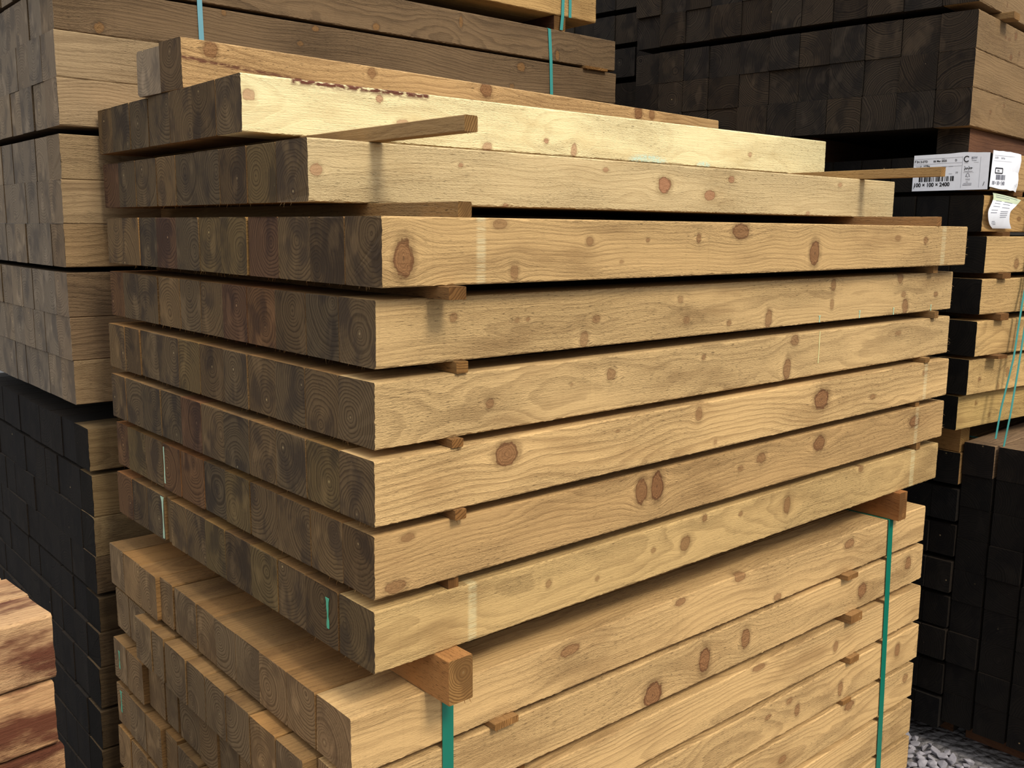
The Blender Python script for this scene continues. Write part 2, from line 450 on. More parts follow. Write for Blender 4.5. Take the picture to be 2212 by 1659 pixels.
# ------------------------------------------------------------------ setting: ground
def ground():
    mat = bpy.data.materials.new('dusty_grey_ground')
    g = G(mat)
    tc = g.n('ShaderNodeTexCoord').outputs['Object']
    n = g.noise(tc, 4.0, 0.6, 35.0)
    v = g.n('ShaderNodeTexVoronoi'); g.put(v.inputs['Vector'], tc); v.inputs['Scale'].default_value = 38.0
    col = g.mix(n, lin((96, 92, 92)), lin((150, 146, 146)))
    col = g.mix(0.4, col, g.mix(v.outputs['Distance'], lin((160, 156, 156)), lin((70, 66, 66))))
    g.out(col, 0.95, (g.m('SUBTRACT', n, v.outputs['Distance']), 0.8, 0.02), 0.1)
    o = mesh_from('ground', [(-9, -9, GROUND_Z), (9, -9, GROUND_Z), (9, 9, GROUND_Z), (-9, 9, GROUND_Z)], [(0, 1, 2, 3)], mat)
    o['kind'] = 'structure'
ground()

# ------------------------------------------------------------------ central stack (nine layers on battens)
KNOTS = {
1: [(0.062,0.08,0.016,0.016),(0.822,0.083,0.02,0.018),(1.456,0.082,0.018,0.019),(1.526,0.084,0.014,0.017),(0.46,0.082,0.012,0.012)],
2: [(0.014,0.064,0.012,0.011),(0.551,0.007,0.013,0.01),(0.284,0.081,0.008,0.008),(0.806,0.015,0.009,0.016),(0.337,0.039,0.015,0.008),(0.72,0.03,0.008,0.006),(1.472,0.041,0.01,0.007)],
3: [(0.015,0.051,0.011,0.01),(0.305,0.071,0.006,0.005),(0.676,0.08,0.009,0.005),(0.859,0.056,0.021,0.017),(1.016,0.039,0.02,0.012),(1.094,0.077,0.012,0.008),(0.412,0.002,0.008,0.005),(1.559,0.081,0.011,0.006),(1.416,0.005,0.01,0.006)],
4: [(0.037,0.041,0.016,0.027),(0.216,0.091,0.014,0.008),(0.247,0.016,0.009,0.014),(0.415,0.065,0.009,0.008),(0.837,0.083,0.025,0.015),(1.108,0.038,0.018,0.026),(0.494,0.029,0.006,0.004),(0.562,0.066,0.005,0.004),(1.47,0.07,0.014,0.007),(1.613,0.064,0.01,0.01),(0.707,0.07,0.007,0.009)],
5: [(0.142,0.068,0.008,0.007),(0.273,0.057,0.006,0.005),(0.297,0.057,0.005,0.004),(0.43,0.014,0.01,0.015),(0.459,0.048,0.009,0.008),(0.711,0.033,0.009,0.008),(0.69,0.073,0.008,0.007),(0.987,0.019,0.012,0.02),(0.848,0.019,0.008,0.006),(1.238,0.083,0.01,0.014),(1.587,0.019,0.015,0.019),(1.551,0.092,0.014,0.015),(1.575,0.049,0.012,0.008),(1.237,0.04,0.008,0.013),(1.752,0.043,0.011,0.007)],
6: [(0.503,0.067,0.012,0.012),(0.219,0.045,0.01,0.008),(1.092,0.087,0.015,0.013),(1.068,0.024,0.013,0.025),(0.77,0.075,0.007,0.006),(1.56,0.072,0.015,0.006),(0.403,0.058,0.006,0.004)],
7: [(0.255,0.074,0.024,0.019),(1.208,0.059,0.03,0.022),(0.758,0.08,0.01,0.015),(0.815,0.014,0.006,0.007),(1.441,0.038,0.014,0.007),(1.707,0.074,0.013,0.007),(0.522,0.076,0.006,0.003)],
8: [(0.06,0.086,0.012,0.007),(0.598,0.064,0.016,0.024),(0.644,0.066,0.017,0.028),(0.988,0.069,0.016,0.012),(1.218,0.069,0.022,0.017),(1.678,0.063,0.026,0.015),(0.037,0.013,0.019,0.01),(0.914,0.058,0.01,0.007)],
9: [(0.743,0.048,0.015,0.016),(0.487,0.036,0.006,0.006),(1.106,0.06,0.013,0.02),(0.363,0.056,0.007,0.008),(1.428,0.094,0.011,0.01),(0.803,0.089,0.008,0.008),(0.645,0.055,0.007,0.007),(0.929,0.074,0.008,0.006)],
'L1': [(0.992,0.095,0.021,0.011),(0.468,0.076,0.024,0.011),(1.446,0.074,0.023,0.012),(0.787,0.089,0.018,0.008),(1.141,0.01,0.015,0.009)],
'L2': [(0.877,0.047,0.018,0.028),(1.022,0.055,0.016,0.023),(0.71,0.021,0.026,0.027),(1.525,0.044,0.019,0.02),(1.765,0.064,0.016,0.018)],
'L3': [(1.081,0.09,0.026,0.008),(1.413,0.046,0.011,0.015)],
'L4': [(1.216,0.079,0.012,0.009),(1.131,0.067,0.012,0.007),(1.741,0.056,0.013,0.019),(1.253,0.043,0.01,0.016),(1.45,0.036,0.012,0.019)],
'L5': [(1.501,0.085,0.022,0.014),(1.201,0.045,0.018,0.01),(1.8,0.067,0.014,0.012)],
'L6': [(1.68,0.035,0.016,0.012)],
'X': [(0.872,0.012,0.011,0.011),(1.178,0.069,0.007,0.019),(1.584,0.02,0.009,0.018)],
'Y': [(0.099,0.016,0.012,0.013),(0.624,0.047,0.01,0.008),(0.673,0.092,0.011,0.008),(1.42,0.075,0.018,0.014),(1.381,0.011,0.01,0.009),(0.41,0.095,0.007,0.009)],
}
LEN = 1.842
# layer: origin x, y, yaw (deg), bottom z, column edges (y, front to back), face material
MAIN = {
 2: (0.0281, 0.4527, -0.71, 1.7290, [(0, .107), (.108, .216), (.217, .333), (.334, .447), (.457, .563), (.565, .677), (.679, .777)], 'cream'),
 3: (0.0264, 0.2226, -0.54, 1.6050, [(0, .108), (.111, .220), (.2205, .332), (.333, .439), (.440, .545), (.546, .645), (.653, .772), (.773, .879), (.880, .985)], 'pale'),
 4: (-0.0003, -0.0271, 0.23, 1.4812, [(0, .097), (.098, .199), (.200, .303), (.304, .410), (.414, .517), (.518, .612), (.613, .717), (.718, .818), (.819, .912), (.913, 1.007), (1.008, 1.107)], 'gold'),
 5: (0.0073, 0.0036, 0.27, 1.3616, [(0, .101), (.102, .199), (.200, .302), (.303, .406), (.407, .505), (.506, .603), (.604, .699), (.700, .805), (.815, .916), (.917, 1.013), (1.014, 1.098)], 'gold'),
 6: (0.0010, -0.0009, 0.30, 1.2426, [(0, .100), (.101, .203), (.204, .303), (.304, .406), (.407, .502), (.503, .609), (.610, .708), (.709, .816), (.817, .915), (.916, 1.004), (1.005, 1.107)], 'gold'),
 7: (-0.0060, -0.0092, 0.22, 1.1282, [(0, .098), (.099, .200), (.201, .302), (.303, .402), (.403, .505), (.506, .607), (.608, .703), (.704, .808), (.809, .910), (.911, 1.010), (1.011, 1.101)], 'honey'),
 8: (-0.0010, 0.0020, 0.06, 1.0110, [(0, .090), (.091, .189), (.191, .305), (.306, .407), (.412, .513), (.514, .610), (.611, .723), (.724, .816), (.822, .920), (.921, 1.027), (1.028, 1.102)], 'gold'),
 9: (-0.0014, 0.0046, 0.18, 0.8914, [(0, .101), (.106, .209), (.210, .307), (.310, .411), (.412, .519), (.520, .612), (.613, .706), (.707, .788), (.796, .815), (.821, .919), (.920, 1.010), (1.011, 1.104)], 'gold'),
}
FRONT_LABEL = {
 2: 'bright cream timber post with bark along its top edge and pale mould patch',
 3: 'pale timber post with two round pink knots, under the bright cream post',
 4: 'golden timber post with large torn knot at its left end and pale vertical batten mark',
 5: 'golden timber post with many small knots and pale drips along its lower edge',
 6: 'smooth golden timber post with one long yellow paint drip near its right end',
 7: 'honey timber post with two large round brown knots and bold wavy grain',
 8: 'rough brownish timber post with torn double knot mid-length and splintered left end',
 9: 'golden post at the bottom of the central stack, resting on two square bearers',
}
TINT_MAP = {  # noted end colours, by layer and column
 (2, 6): 'light brown', (2, 5): 'slate-brown', (2, 0): 'dark brown', (2, 1): 'dark brown', (2, 2): 'brown', (2, 4): 'slate-brown', (2, 3): 'grey-brown',
 (3, 0): 'dark brown', (3, 1): 'olive-brown', (3, 2): 'dark brown', (3, 3): 'slate-brown', (3, 4): 'slate-brown', (3, 5): 'light brown', (3, 6): 'grey-brown', (3, 7): 'slate-brown', (3, 8): 'purplish-brown',
 (4, 0): 'olive-brown', (4, 1): 'dark brown', (4, 2): 'brown', (4, 3): 'purplish-brown', (4, 4): 'olive-brown', (4, 5): 'olive-brown', (4, 6): 'slate-brown', (4, 7): 'purplish-brown', (4, 8): 'slate-brown', (4, 9): 'light brown', (4, 10): 'light brown',
 (5, 0): 'olive-brown', (5, 1): 'slate-brown', (5, 2): 'dark brown', (5, 3): 'reddish-brown', (5, 4): 'purplish-brown', (5, 5): 'brown', (5, 6): 'grey-brown', (5, 7): 'light brown', (5, 8): 'grey-brown', (5, 9): 'grey-brown', (5, 10): 'reddish-brown',
 (6, 0): 'light brown', (6, 1): 'brown', (6, 2): 'grey-brown', (6, 3): 'brown', (6, 4): 'grey-brown', (6, 5): 'dark brown', (6, 6): 'olive-brown', (6, 7): 'grey-brown', (6, 8): 'grey-brown', (6, 9): 'dark brown', (6, 10): 'light brown',
 (7, 0): 'brown', (7, 1): 'olive-brown', (7, 2): 'grey-brown', (7, 3): 'brown', (7, 4): 'slate-brown', (7, 5): 'brown', (7, 6): 'purplish-brown', (7, 7): 'slate-brown', (7, 8): 'slate-brown', (7, 9): 'grey-brown', (7, 10): 'brown',
 (8, 0): 'olive-brown', (8, 1): 'light brown', (8, 2): 'brown', (8, 3): 'brown', (8, 4): 'olive-brown', (8, 5): 'slate-brown', (8, 6): 'reddish-brown', (8, 7): 'reddish-brown', (8, 8): 'brown', (8, 9): 'olive-brown', (8, 10): 'reddish-brown',
 (9, 0): 'olive-brown', (9, 1): 'dark brown', (9, 2): 'brown', (9, 3): 'olive-brown', (9, 4): 'dark brown', (9, 5): 'olive-brown', (9, 6): 'brown', (9, 7): 'light brown', (9, 8): 'light brown', (9, 9): 'grey-brown', (9, 10): 'dark brown', (9, 11): 'reddish-brown',
}
MARKS = {4: [(.170, .188), (1.700, 1.719)], 7: [(1.704, 1.722)], 8: [(1.684, 1.702)], 9: [(.180, .197), (1.690, 1.708)]}
MOULD = {2: [(1.06, .004, .075, .017), (1.275, .004, .03, .010)]}
BARK = {2: [(.10, .097, .40, .096, .006)], 1: [(0.0, .059, .30, .043, .003)]}
main_front, ends = {}, {}

def local(o_, a, u, v):
    return (o_[0] + u * math.cos(a) - v * math.sin(a), o_[1] + u * math.sin(a) + v * math.cos(a))

for k in range(2, 10):
    x0, y0, yaw, z0, cols, mf = MAIN[k]
    a = math.radians(yaw)
    for c, (v0, v1) in enumerate(cols):
        r = random.Random(k * 50 + c)
        tn = TINT_MAP.get((k, c), 'brown')
        hero = c == 0
        h = 0.0995 if c else 0.1
        L = LEN if c == 0 else LEN + r.uniform(-0.004, 0.008)
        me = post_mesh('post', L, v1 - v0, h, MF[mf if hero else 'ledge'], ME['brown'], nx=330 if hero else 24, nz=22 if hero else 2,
                       knots=KNOTS[k] if hero else (), marks=MARKS.get(k, ()) if hero else (), moulds=MOULD.get(k, ()) if hero else (), barks=BARK.get(k, ()) if hero else (),
                       seed=k * 100 + c, rough=0.0011 if hero else 0.0009, slivers=(5 if k > 2 else 3, 7 if hero and k in (4, 5, 6, 8) else 0))
        u = 0.0 if hero else r.uniform(-0.0012, 0.0016)
        if k == 9 and c == 8: u = 0.006
        px, py = local((x0, y0), a, u, v0)
        t = TN[tn][1]
        if hero: t = {4: (.93, .90, .86), 8: (.86, .80, .74), 9: (.95, .94, .86), 7: (1.02, 1, .97)}.get(k, (1, 1, 1))
        if hero:
            lab = FRONT_LABEL[k]
        elif c == len(cols) - 1:
            lab = f'{tn} post, hindmost in the {LAY[k-1]} layer down of the central stack'
        elif (k, c) == (9, 1):
            lab = 'dark brown timber post with green paint drip on its end, bottom of the central stack'
        else:
            lab = f'{tn} post, {ORD[c]} from front in the {LAY[k-1]} layer down of the central stack'
        o = post('C', me, (px, py, z0), a, t, lab, 'sawn posts of the central stack')
        if hero: main_front[k] = o
        ends[(k, c)] = o

# the two posts lying on top
a = math.radians(4.4)
me = post_mesh('post', 1.895, .092, .0965, MF['honey'], ME['brown'], nx=330, nz=22, knots=KNOTS[1], barks=BARK[1], seed=901, rough=.0008)
post('T', me, (.036, .722, 1.8302), a, (.90, .86, .86), 'tan timber post with red streak, lying loose on top of the central stack', 'sawn posts of the central stack')
px, py = local((.036, .722), a, .004, .094)
me = post_mesh('post', 1.89, .11, .0915, MF['weathered'], ME['grey'], nx=24, nz=6, seed=902, rough=.001, bev=.006)
post('T', me, (px, py, 1.8302), a, (1.25, 1.2, 1.12), 'grey round-edged timber post lying behind the tan one on top of the central stack', 'sawn posts of the central stack')

# painted drips on the posts
def drip(parent, u, z0, z1, w, mat, cap=0.0, end=False, y=None, seed=0):
    """a run of paint on the front face (or on the sawn end) of a post"""
    r = random.Random(seed)
    n = 9
    V, F = [], []
    for i in range(n):
        t = i / (n - 1)
        z = z1 + (z0 - z1) * t
        ww = w * (0.5 + 0.3 * r.random() + 0.2 * math.sin(9 * t))
        if i == 0 and cap: ww = cap
        if i == n - 1: ww *= 1.2
        off = r.uniform(-.15, .15) * w
        for s in (-1, 1):
            for d in (0.0, 0.0009):
                V.append((-d - 0.0001, u + off + s * ww, z) if end else (u + off + s * ww, -d - 0.0001, z))
    for i in range(n - 1):
        b0, b1 = 4 * i, 4 * i + 4
        F += [(b0, b0 + 1, b1 + 1, b1), (b0 + 1, b0 + 3, b1 + 3, b1 + 1), (b0 + 3, b0 + 2, b1 + 2, b1 + 3), (b0 + 2, b0, b1, b1 + 2)]
    F += [(0, 2, 3, 1), (4 * n - 4, 4 * n - 3, 4 * n - 1, 4 * n - 2)]
    o = mesh_from('paint_drip', V, F, mat, parent)
    return o
for i, (u, z0, z1, cap) in enumerate([(1.187, .001, .016, .006), (1.363, .001, .019, .004), (1.527, .001, .018, .004), (1.727, .001, .017, .002)]):
    drip(main_front[5], u, z0, z1, .0022, M_DRIP, cap, seed=i)
drip(main_front[6], 1.192, .027, .1, .0022, M_DRIP2, 0, seed=8)
M_DRIP3 = plain('bright_green_paint', (84, 168, 136), .5)
drip(ends[(9, 1)], .03, .030, .082, .004, M_DRIP3, .006, end=True, seed=21)
drip(ends[(8, 7)], .086, .012, .092, .003, M_DRIP, 0, end=True, seed=22)
drip(ends[(9, 9)], .008, .004, .097, .004, M_DRIP, .009, end=True, seed=23)

# ------------------------------------------------------------------ battens and bearers
def batten(x, y_front, z0, w, h, length, label, name='wooden_batten', cat='batten', mf='batten', me='batten', rz=0.0, tint=(1, 1, 1), group=None, nx=20):
    """a stick lying front to back; its front end is at y_front, its right edge at x + w"""
    mesh = post_mesh(name, length, w, h, MF[mf], ME[me], nx=nx, nz=2, seed=int(abs(x * 7919 + z0 * 331 + y_front * 77) * 10) % 9999, rough=.0006, bev=.001, slivers=(2, 0))
    o = put(name, mesh, (x + w, y_front, z0), math.pi / 2 + rz, tint)
    tag(o, label, cat, group)
    return o
GB = 'battens of the central stack'
EPS = .0003
def mb(x, y, za, zb, w, length, label, tint=(1, 1, 1)):
    batten(x, y, za + EPS, w, zb - za - 2 * EPS, length, label, group=GB, tint=tint)
mb(.142, -.032, 1.7050, 1.7290, .025, 1.20, 'long grey batten jutting out left under the bright cream post', (.86, .84, .80))
mb(1.682, -.012, 1.7050, 1.7290, .025, 1.15, 'thin tan batten jutting out right towards the white label', (1.1, 1.08, 1.0))
mb(.138, -.022, 1.5812, 1.6050, .026, 1.15, 'grey-brown batten under the left part of the pale pink-knotted post', (.84, .8, .74))
mb(1.665, -.020, 1.5812, 1.6050, .025, 1.15, 'pinkish batten jutting out right above the torn-knot post', (1.05, .92, .86))
mb(.098, -.052, 1.4616, 1.4812, .032, 1.12, 'dark brown batten end below the torn-knot post, left side', (.66, .56, .48))
mb(1.700, -.004, 1.4616, 1.4812, .025, 1.08, 'batten end under the right end of the torn-knot post', (.9, .85, .8))
mb(.149, -.004, 1.3426, 1.3616, .023, 1.08, 'brown batten end below the many-knotted golden post, left side', (.86, .76, .62))
mb(1.732, -.002, 1.3426, 1.3616, .021, 1.08, 'batten end below the many-knotted golden post, right side', (1, .95, .88))
mb(.134, -.012, 1.2282, 1.2426, .022, 1.08, 'brown batten end above the round-knotted honey post, left side', (.8, .66, .54))
mb(1.692, -.006, 1.2282, 1.2426, .022, 1.08, 'frayed batten end above the round-knotted honey post, right side', (1, .95, .85))
mb(.140, -.012, 1.1110, 1.1282, .022, 1.08, 'brown batten end below the round-knotted honey post, left side', (.82, .68, .56))
mb(1.680, .006, 1.1110, 1.1282, .022, 1.08, 'batten end below the round-knotted honey post, right side', (.9, .8, .7))
mb(.141, .008, .9914, 1.0110, .021, 1.08, 'dark batten end just above the bottom layer of the central stack, left side', (.7, .58, .48))
mb(1.708, .008, .9914, 1.0110, .022, 1.08, 'batten end just above the bottom layer of the central stack, right side', (.9, .8, .7))
b1 = batten(.111, -.033, .8160, .048, .0751, 1.17, 'square orange-brown bearer end jutting out left, above the green strap', 'timber_bearer', 'bearer', 'bearer', 'batten', group='bearers under the central stack', tint=(1, .92, .82))
b2 = batten(1.610, -.006, .8160, .040, .0751, 1.15, 'square brown bearer end jutting out right, below the central stack', 'timber_bearer', 'bearer', 'bearer', 'batten', group='bearers under the central stack', tint=(.76, .62, .52))

# ------------------------------------------------------------------ lower central pack
LOW = [(.7150, 0.0), (.6020, .005), (.4790, .012), (.3620, .018), (.2490, .004), (.1330, .012), (.0200, .014)]
LOWLAB = ['wide golden timber post topping the lower central pack, just below the square bearers', 'golden timber post with three smeared knots, second from top in the lower central pack',
          'fine-grained golden timber post, third from top in the lower central pack', 'golden timber post with scattered small knots, fourth from top in the lower central pack',
          'golden timber post with curved grain, fifth from top in the lower central pack', 'golden timber post, sixth from top in the lower central pack, beside the gravel',
          'golden timber post at the foot of the lower central pack, beside the gravel']
EDGES = [(0, .108), (.112, .210), (.211, .312), (.313, .413), (.414, .507), (.508, .596), (.599, .711), (.722, .790), (.791, .890), (.891, 1.000), (1.001, 1.092)]
low_ends = {}
aL = math.radians(-.5)
for k, (z0, dx) in enumerate(LOW):
    for c, (v0, v1) in enumerate(EDGES):
        r = random.Random(3000 + k * 40 + c)
        hero = c == 0
        h = .1
        out = 0.0
        if not hero:
            out = r.uniform(-.002, .002)
            if k == 0 and c >= 8: out += -.008
            if k == 1: out += -.024 if 1 <= c <= 8 else 0.0
            if k == 2: out += -.012 if c >= 9 else -.002
            if k == 3: out += -.012 if c >= 8 else -.008
            if k == 4: out += -.014
            if k == 5: out += -.016 if c > 6 else -.010
            if k == 6: out += -.018
        dv0 = 0.0 if hero or k == 0 else r.uniform(-.002, .002) 
        tn = r.choice(['brown', 'grey-brown', 'light brown', 'brown', 'grey-brown'])
        L = LEN - .002 + (dx if hero else 0) - out
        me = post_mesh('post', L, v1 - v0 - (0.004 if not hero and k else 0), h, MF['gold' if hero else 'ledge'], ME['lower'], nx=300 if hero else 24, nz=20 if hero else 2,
                       knots=KNOTS.get('L%d' % (k + 1), ()) if hero else (), seed=4000 + k * 100 + c, rough=.0011, slivers=(2, 0))
        px, py = local((-.028, .034), aL, out, v0 + (0.002 if not hero and k else 0))
        if hero:
            lab = LOWLAB[k]
        elif c == len(EDGES) - 1:
            lab = f'{tn} post, hindmost in the {LAY[k]} layer down of the lower central pack'
        else:
            lab = f'{tn} post, {ORD[c]} from front in the {LAY[k]} layer of the lower central pack'
        low_ends[(k, c)] = post('L', me, (px, py, z0), aL, (1.06, 1.02, .98) if hero else TN[tn][1], lab, 'sawn posts of the lower central pack')
GL = 'battens of the lower central pack'
for i, (k, xl, w, prot) in enumerate([(0, .25, .055, .014), (0, 1.39, .05, .018), (1, 1.42, .055, .018), (2, 1.44, .045, .012), (3, 1.43, .04, .006), (1, .30, .05, -.02), (2, .30, .05, -.02), (3, .3, .05, -.02), (4, .3, .05, -.02), (4, 1.43, .045, -.02), (5, .3, .05, -.02), (5, 1.43, .05, -.02)]):
    za, zb = LOW[k + 1][0] + .1, LOW[k][0]
    side = 'left' if xl < 1 else 'right'
    batten(xl, .034 - xl * .0087 - prot, za + EPS, w, zb - za - 2 * EPS, 1.1, f'thin batten between the {LAY[k]} and {LAY[k+1]} layers of the lower central pack, {side} side', group=GL, tint=(.95, .82, .7))
for xl in (.15, 1.6):
    batten(xl, .04, GROUND_Z + .0005, .09, .0892, 1.08, 'bearer on the gravel under the %s of the lower central pack' % ('left' if xl < 1 else 'right'), 'timber_bearer', 'bearer', 'bearer', 'batten', tint=(.7, .65, .6), group='bearers under the lower central pack')
for key, args in {(3, 3): (.05, .015, .085, .0025, M_DRIP, .005), (2, 10): (.05, .03, .075, .004, M_DRIP3, .006), (3, 10): (.06, .03, .085, .005, M_DRIP3, .008)}.items():
    if low_ends.get(key): drip(low_ends[key], *args, end=True, seed=31)

# ------------------------------------------------------------------ straps
def strap(name, pts, w, axis, mat, label, group=None, t=.0009, shift=None):
    """a flat band through pts; w is its width along axis"""
    ax = Vector(axis).normalized()
    V, F = [], []
    n = len(pts)
    P = [Vector(p) for p in pts]
    for i in range(n):
        d = (P[min(i + 1, n - 1)] - P[max(i - 1, 0)]).normalized()
        nn = d.cross(ax).normalized()
        for s, q in ((-1, 0), (1, 0), (1, 1), (-1, 1)):
            V.append(P[i] + ax * (s * w / 2) + nn * (q * t))
    for i in range(n - 1):
        for j in range(4):
            k = (j + 1) % 4
            F.append((4 * i + j, 4 * i + k, 4 * i + 4 + k, 4 * i + 4 + j))
    F += [(3, 2, 1, 0), (4 * n - 4, 4 * n - 3, 4 * n - 2, 4 * n - 1)]
    o = mesh_from(name, V, F, mat)
    return tag(o, label, 'strap', group)
def loop(xt, xb, yf, yb, zt, zb, xtb=None):
    m = .0022
    P = []
    for i in range(9):
        t = i / 8
        P.append((xb + (xt - xb) * t, yf - m, zb + (zt - zb) * t))
    P.append((xt, yf - m * .3, zt + m * .3))
    P += [(xt, yf + .004, zt + m * .35), (xt, yb - .004, zt + m * .35), (xt, yb + m, zt - .002), (xb, yb + m, zb)]
    return P
strap('packing_strap', loop(.157, .158, .0322, 1.13, .8152, .0), .023, (1, 0, 0), M_STRAP, 'dark green strap down the lower central pack, below the orange-brown bearer', 'straps of the lower central pack')
strap('packing_strap', loop(1.616, 1.655, .0185, 1.12, .8152, .0), .024, (1, 0, 0), M_STRAP, 'dark green strap down the lower central pack, near its right end', 'straps of the lower central pack')

# ------------------------------------------------------------------ left rear stack
AX, AY = -.045, 1.245
AROWS = [ # z bottom, height, x shift, material, tint
 (2.116, .1, 0.0, 'weathered', (.92, .86, .78)), (2.005, .102, .004, 'weathered', (.88, .82, .74)),
 (1.900, .1045, .002, 'drab', (1, .97, .93)), (1.792, .1075, .002, 'drab', (.98, .93, .88)),
 (1.670, .103, -.001, 'drab', (.95, .89, .8)), (1.567, .1025, -.003, 'drab', (.98, .92, .84)), (1.465, .1015, -.004, 'drab', (.86, .76, .64)),
 (1.346, .106, -.004, 'weathered', (.98, .92, .86)), (1.242, .1035, -.003, 'weathered', (1.05, .98, .9)), (1.134, .1075, -.001, 'drab', (1.02, .95, .86)),
 (.964, .107, .021, 'drab', (.84, .76, .6)), (.846, .106, .024, 'drab', (.78, .7, .54)), (.744, .1015, .022, 'drab', (.86, .8, .66)), (.646, .0975, .02, 'weathered', (.95, .88, .76)),
 (.543, .092, .022, 'weathered', (.82, .76, .6)), (.450, .0925, .017, 'weathered', (.8, .74, .62)), (.340, .109, .012, 'weathered', (.8, .74, .6)),
 (.229, .103, .009, 'weathered', (.8, .74, .6)), (.120, .105, .006, 'weathered', (.8, .74, .6)), (.012, .105, .004, 'weathered', (.8, .74, .6)),
]
GA = 'sawn posts of the left rear stack'
for k, (z0, h, dx, mf, tint) in enumerate(AROWS):
    tint = tuple(v * (.78 if 10 <= k < 13 else .55 if k >= 13 else 1) for v in tint)  # lower layers' tint darkened for the central stack's shadow in the narrow gap
    v = 0.0
    ncol = 11
    for c in range(ncol):
        r = random.Random(6000 + k * 30 + c)
        w = .1 + r.uniform(-.006, .01)
        hero = c == 0
        out = 0.0 if hero else r.uniform(-.0025, .0025)
        tn = r.choice(['grey-brown', 'slate-brown', 'brown', 'grey-brown', 'dark brown', 'light brown'])
        L = 1.862 - dx + (.008 if k == 1 else 0)
        kn = KNOTS['X'] if k == 0 else KNOTS['Y'] if k == 1 else rand_knots(r, 1.8, h, 5)
        full = hero and k < 2
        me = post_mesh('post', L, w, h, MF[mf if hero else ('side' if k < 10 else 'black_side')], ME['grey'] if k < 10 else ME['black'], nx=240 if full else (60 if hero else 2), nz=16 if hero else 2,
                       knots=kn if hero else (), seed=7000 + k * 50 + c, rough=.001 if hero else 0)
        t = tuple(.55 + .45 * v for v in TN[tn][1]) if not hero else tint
        py = AY + v
        v += w + r.choice([.0006, .0006, .0006, .004])
        where = f'in layer {LAY[k]} from the top of the left rear stack'
        if hero:
            d = {0: 'weathered brown timber post with close straight grain', 1: 'weathered brown timber post with a dark torn knot', 2: 'tan timber post with yellowish upper edge', 3: 'tan timber post with ridged grain'}.get(k, {'drab': 'tan timber post', 'weathered': 'weathered timber post'}[mf])
            lab = f'{d}, front of {LAY[k]} layer, left rear stack'
        else:
            lab = f'{tn} post, {ORD[c]} from front in the {LAY[k]} layer of the left rear stack'
        post('A', me, (AX + dx + out, py, z0), 0, t, lab, GA)
# battens and bearers that carry its packs
GAB = 'battens of the left rear stack'
def ab(x, za, zb, w, yf, label, name='wooden_batten', cat='batten', tint=(.8, .72, .62), mf='batten'):
    batten(x, yf, za + EPS, w, zb - za - 2 * EPS, .8, label, name, cat, mf, tint=tint, group=GAB)
ab(1.66, 2.107, 2.116, .11, AY - .012, 'dark batten between the top two layers of the left rear stack, right end')
ab(.30, 2.107, 2.116, .05, AY + .03, 'dark batten between the top two layers of the left rear stack, left part')
for (za, zb, nm) in ((1.773, 1.792, 'fourth and fifth'), (1.452, 1.465, 'seventh and eighth'), (.6350, .646, 'fourteenth and fifteenth'), (.4425 + .0005, .450, 'fifteenth and sixteenth'), (.3325, .340, 'seventeenth and eighteenth')):
    for x in (.25, 1.5):
        if zb - za > .005:
            ab(x, za, zb, .06, AY + .02, f'batten between the {nm} layers of the left rear stack, {"left" if x < 1 else "right"} side')
for x in (.22, 1.5):
    ab(x, 1.071, 1.134, .08, AY + .01, f'bearer between the upper and lower packs of the left rear stack, {"left" if x < 1 else "right"} side', 'timber_bearer', 'bearer', mf='dull_red')
    ab(x, GROUND_Z + .0005, .012, .08, AY + .02, f'bearer on the ground under the left rear stack, {"left" if x < 1 else "right"} side', 'timber_bearer', 'bearer', mf='dull_red')
# pack on top of it
for c in range(5):
    r = random.Random(9100 + c)
    hero = c == 0
    me = post_mesh('post', 1.762, .1, .102, MF['gold'], ME['grey'], nx=160 if hero else 2, nz=12 if hero else 2, knots=rand_knots(r, 1.75, .1, 7) if hero else (), seed=9200 + c, rough=.001 if hero else 0)
    post('T', me, (AX, AY + c * .101, 2.2635), 0, (.9, .84, .72), 'yellowish timber post overhead with two teal straps, above the left rear stack' if hero else f'timber post, {ORD[c]} from the front in the pack overhead above the left rear stack', 'sawn posts of the pack overhead')
ab(.3, 2.216, 2.2635, .04, AY + .01, 'dark bearer under the pack overhead, left side', 'timber_bearer', 'bearer', (.6, .55, .5), 'dull_red')
ab(1.525, 2.216, 2.2635, .052, AY + .004, 'dark bearer under the pack overhead, beside the teal strap', 'timber_bearer', 'bearer', (.6, .55, .5), 'dull_red')
def hang(xt, zt, xb, zb, y, kink=0):
    return [(xb + (xt - xb) * i / 6, y - .003 - kink * math.sin(math.pi * i / 6), zb + (zt - zb) * i / 6) for i in range(7)]
strap('packing_strap', hang(.3035, 2.218, .307, 1.98, AY), .013, (1, 0, 0), M_STRAP3, 'light blue strap on the left rear stack, left of the loose top posts', 'straps of the left rear stack')
P = hang(1.508, 2.112, 1.514, 1.98, AY) + [(1.499, AY - .003, 2.214), (1.499, AY + .004, 2.2172), (1.499, AY + .01, 2.2174)]
strap('packing_strap', P, .013, (1, 0, 0), M_STRAP2, 'teal strap down the right part of the left rear stack', 'straps of the left rear stack')
strap('packing_strap', [(1.552, AY - .0035, 2.2175), (1.557, AY - .004, 2.2635), (1.558, AY - .0035, 2.30), (1.560, AY - .003, 2.366), (1.56, AY + .006, 2.3672), (1.56, AY + .45, 2.3672)], .013, (1, 0, 0), M_STRAP2, 'teal strap around the pack overhead, reaching down to its bearer', 'straps of the pack overhead')
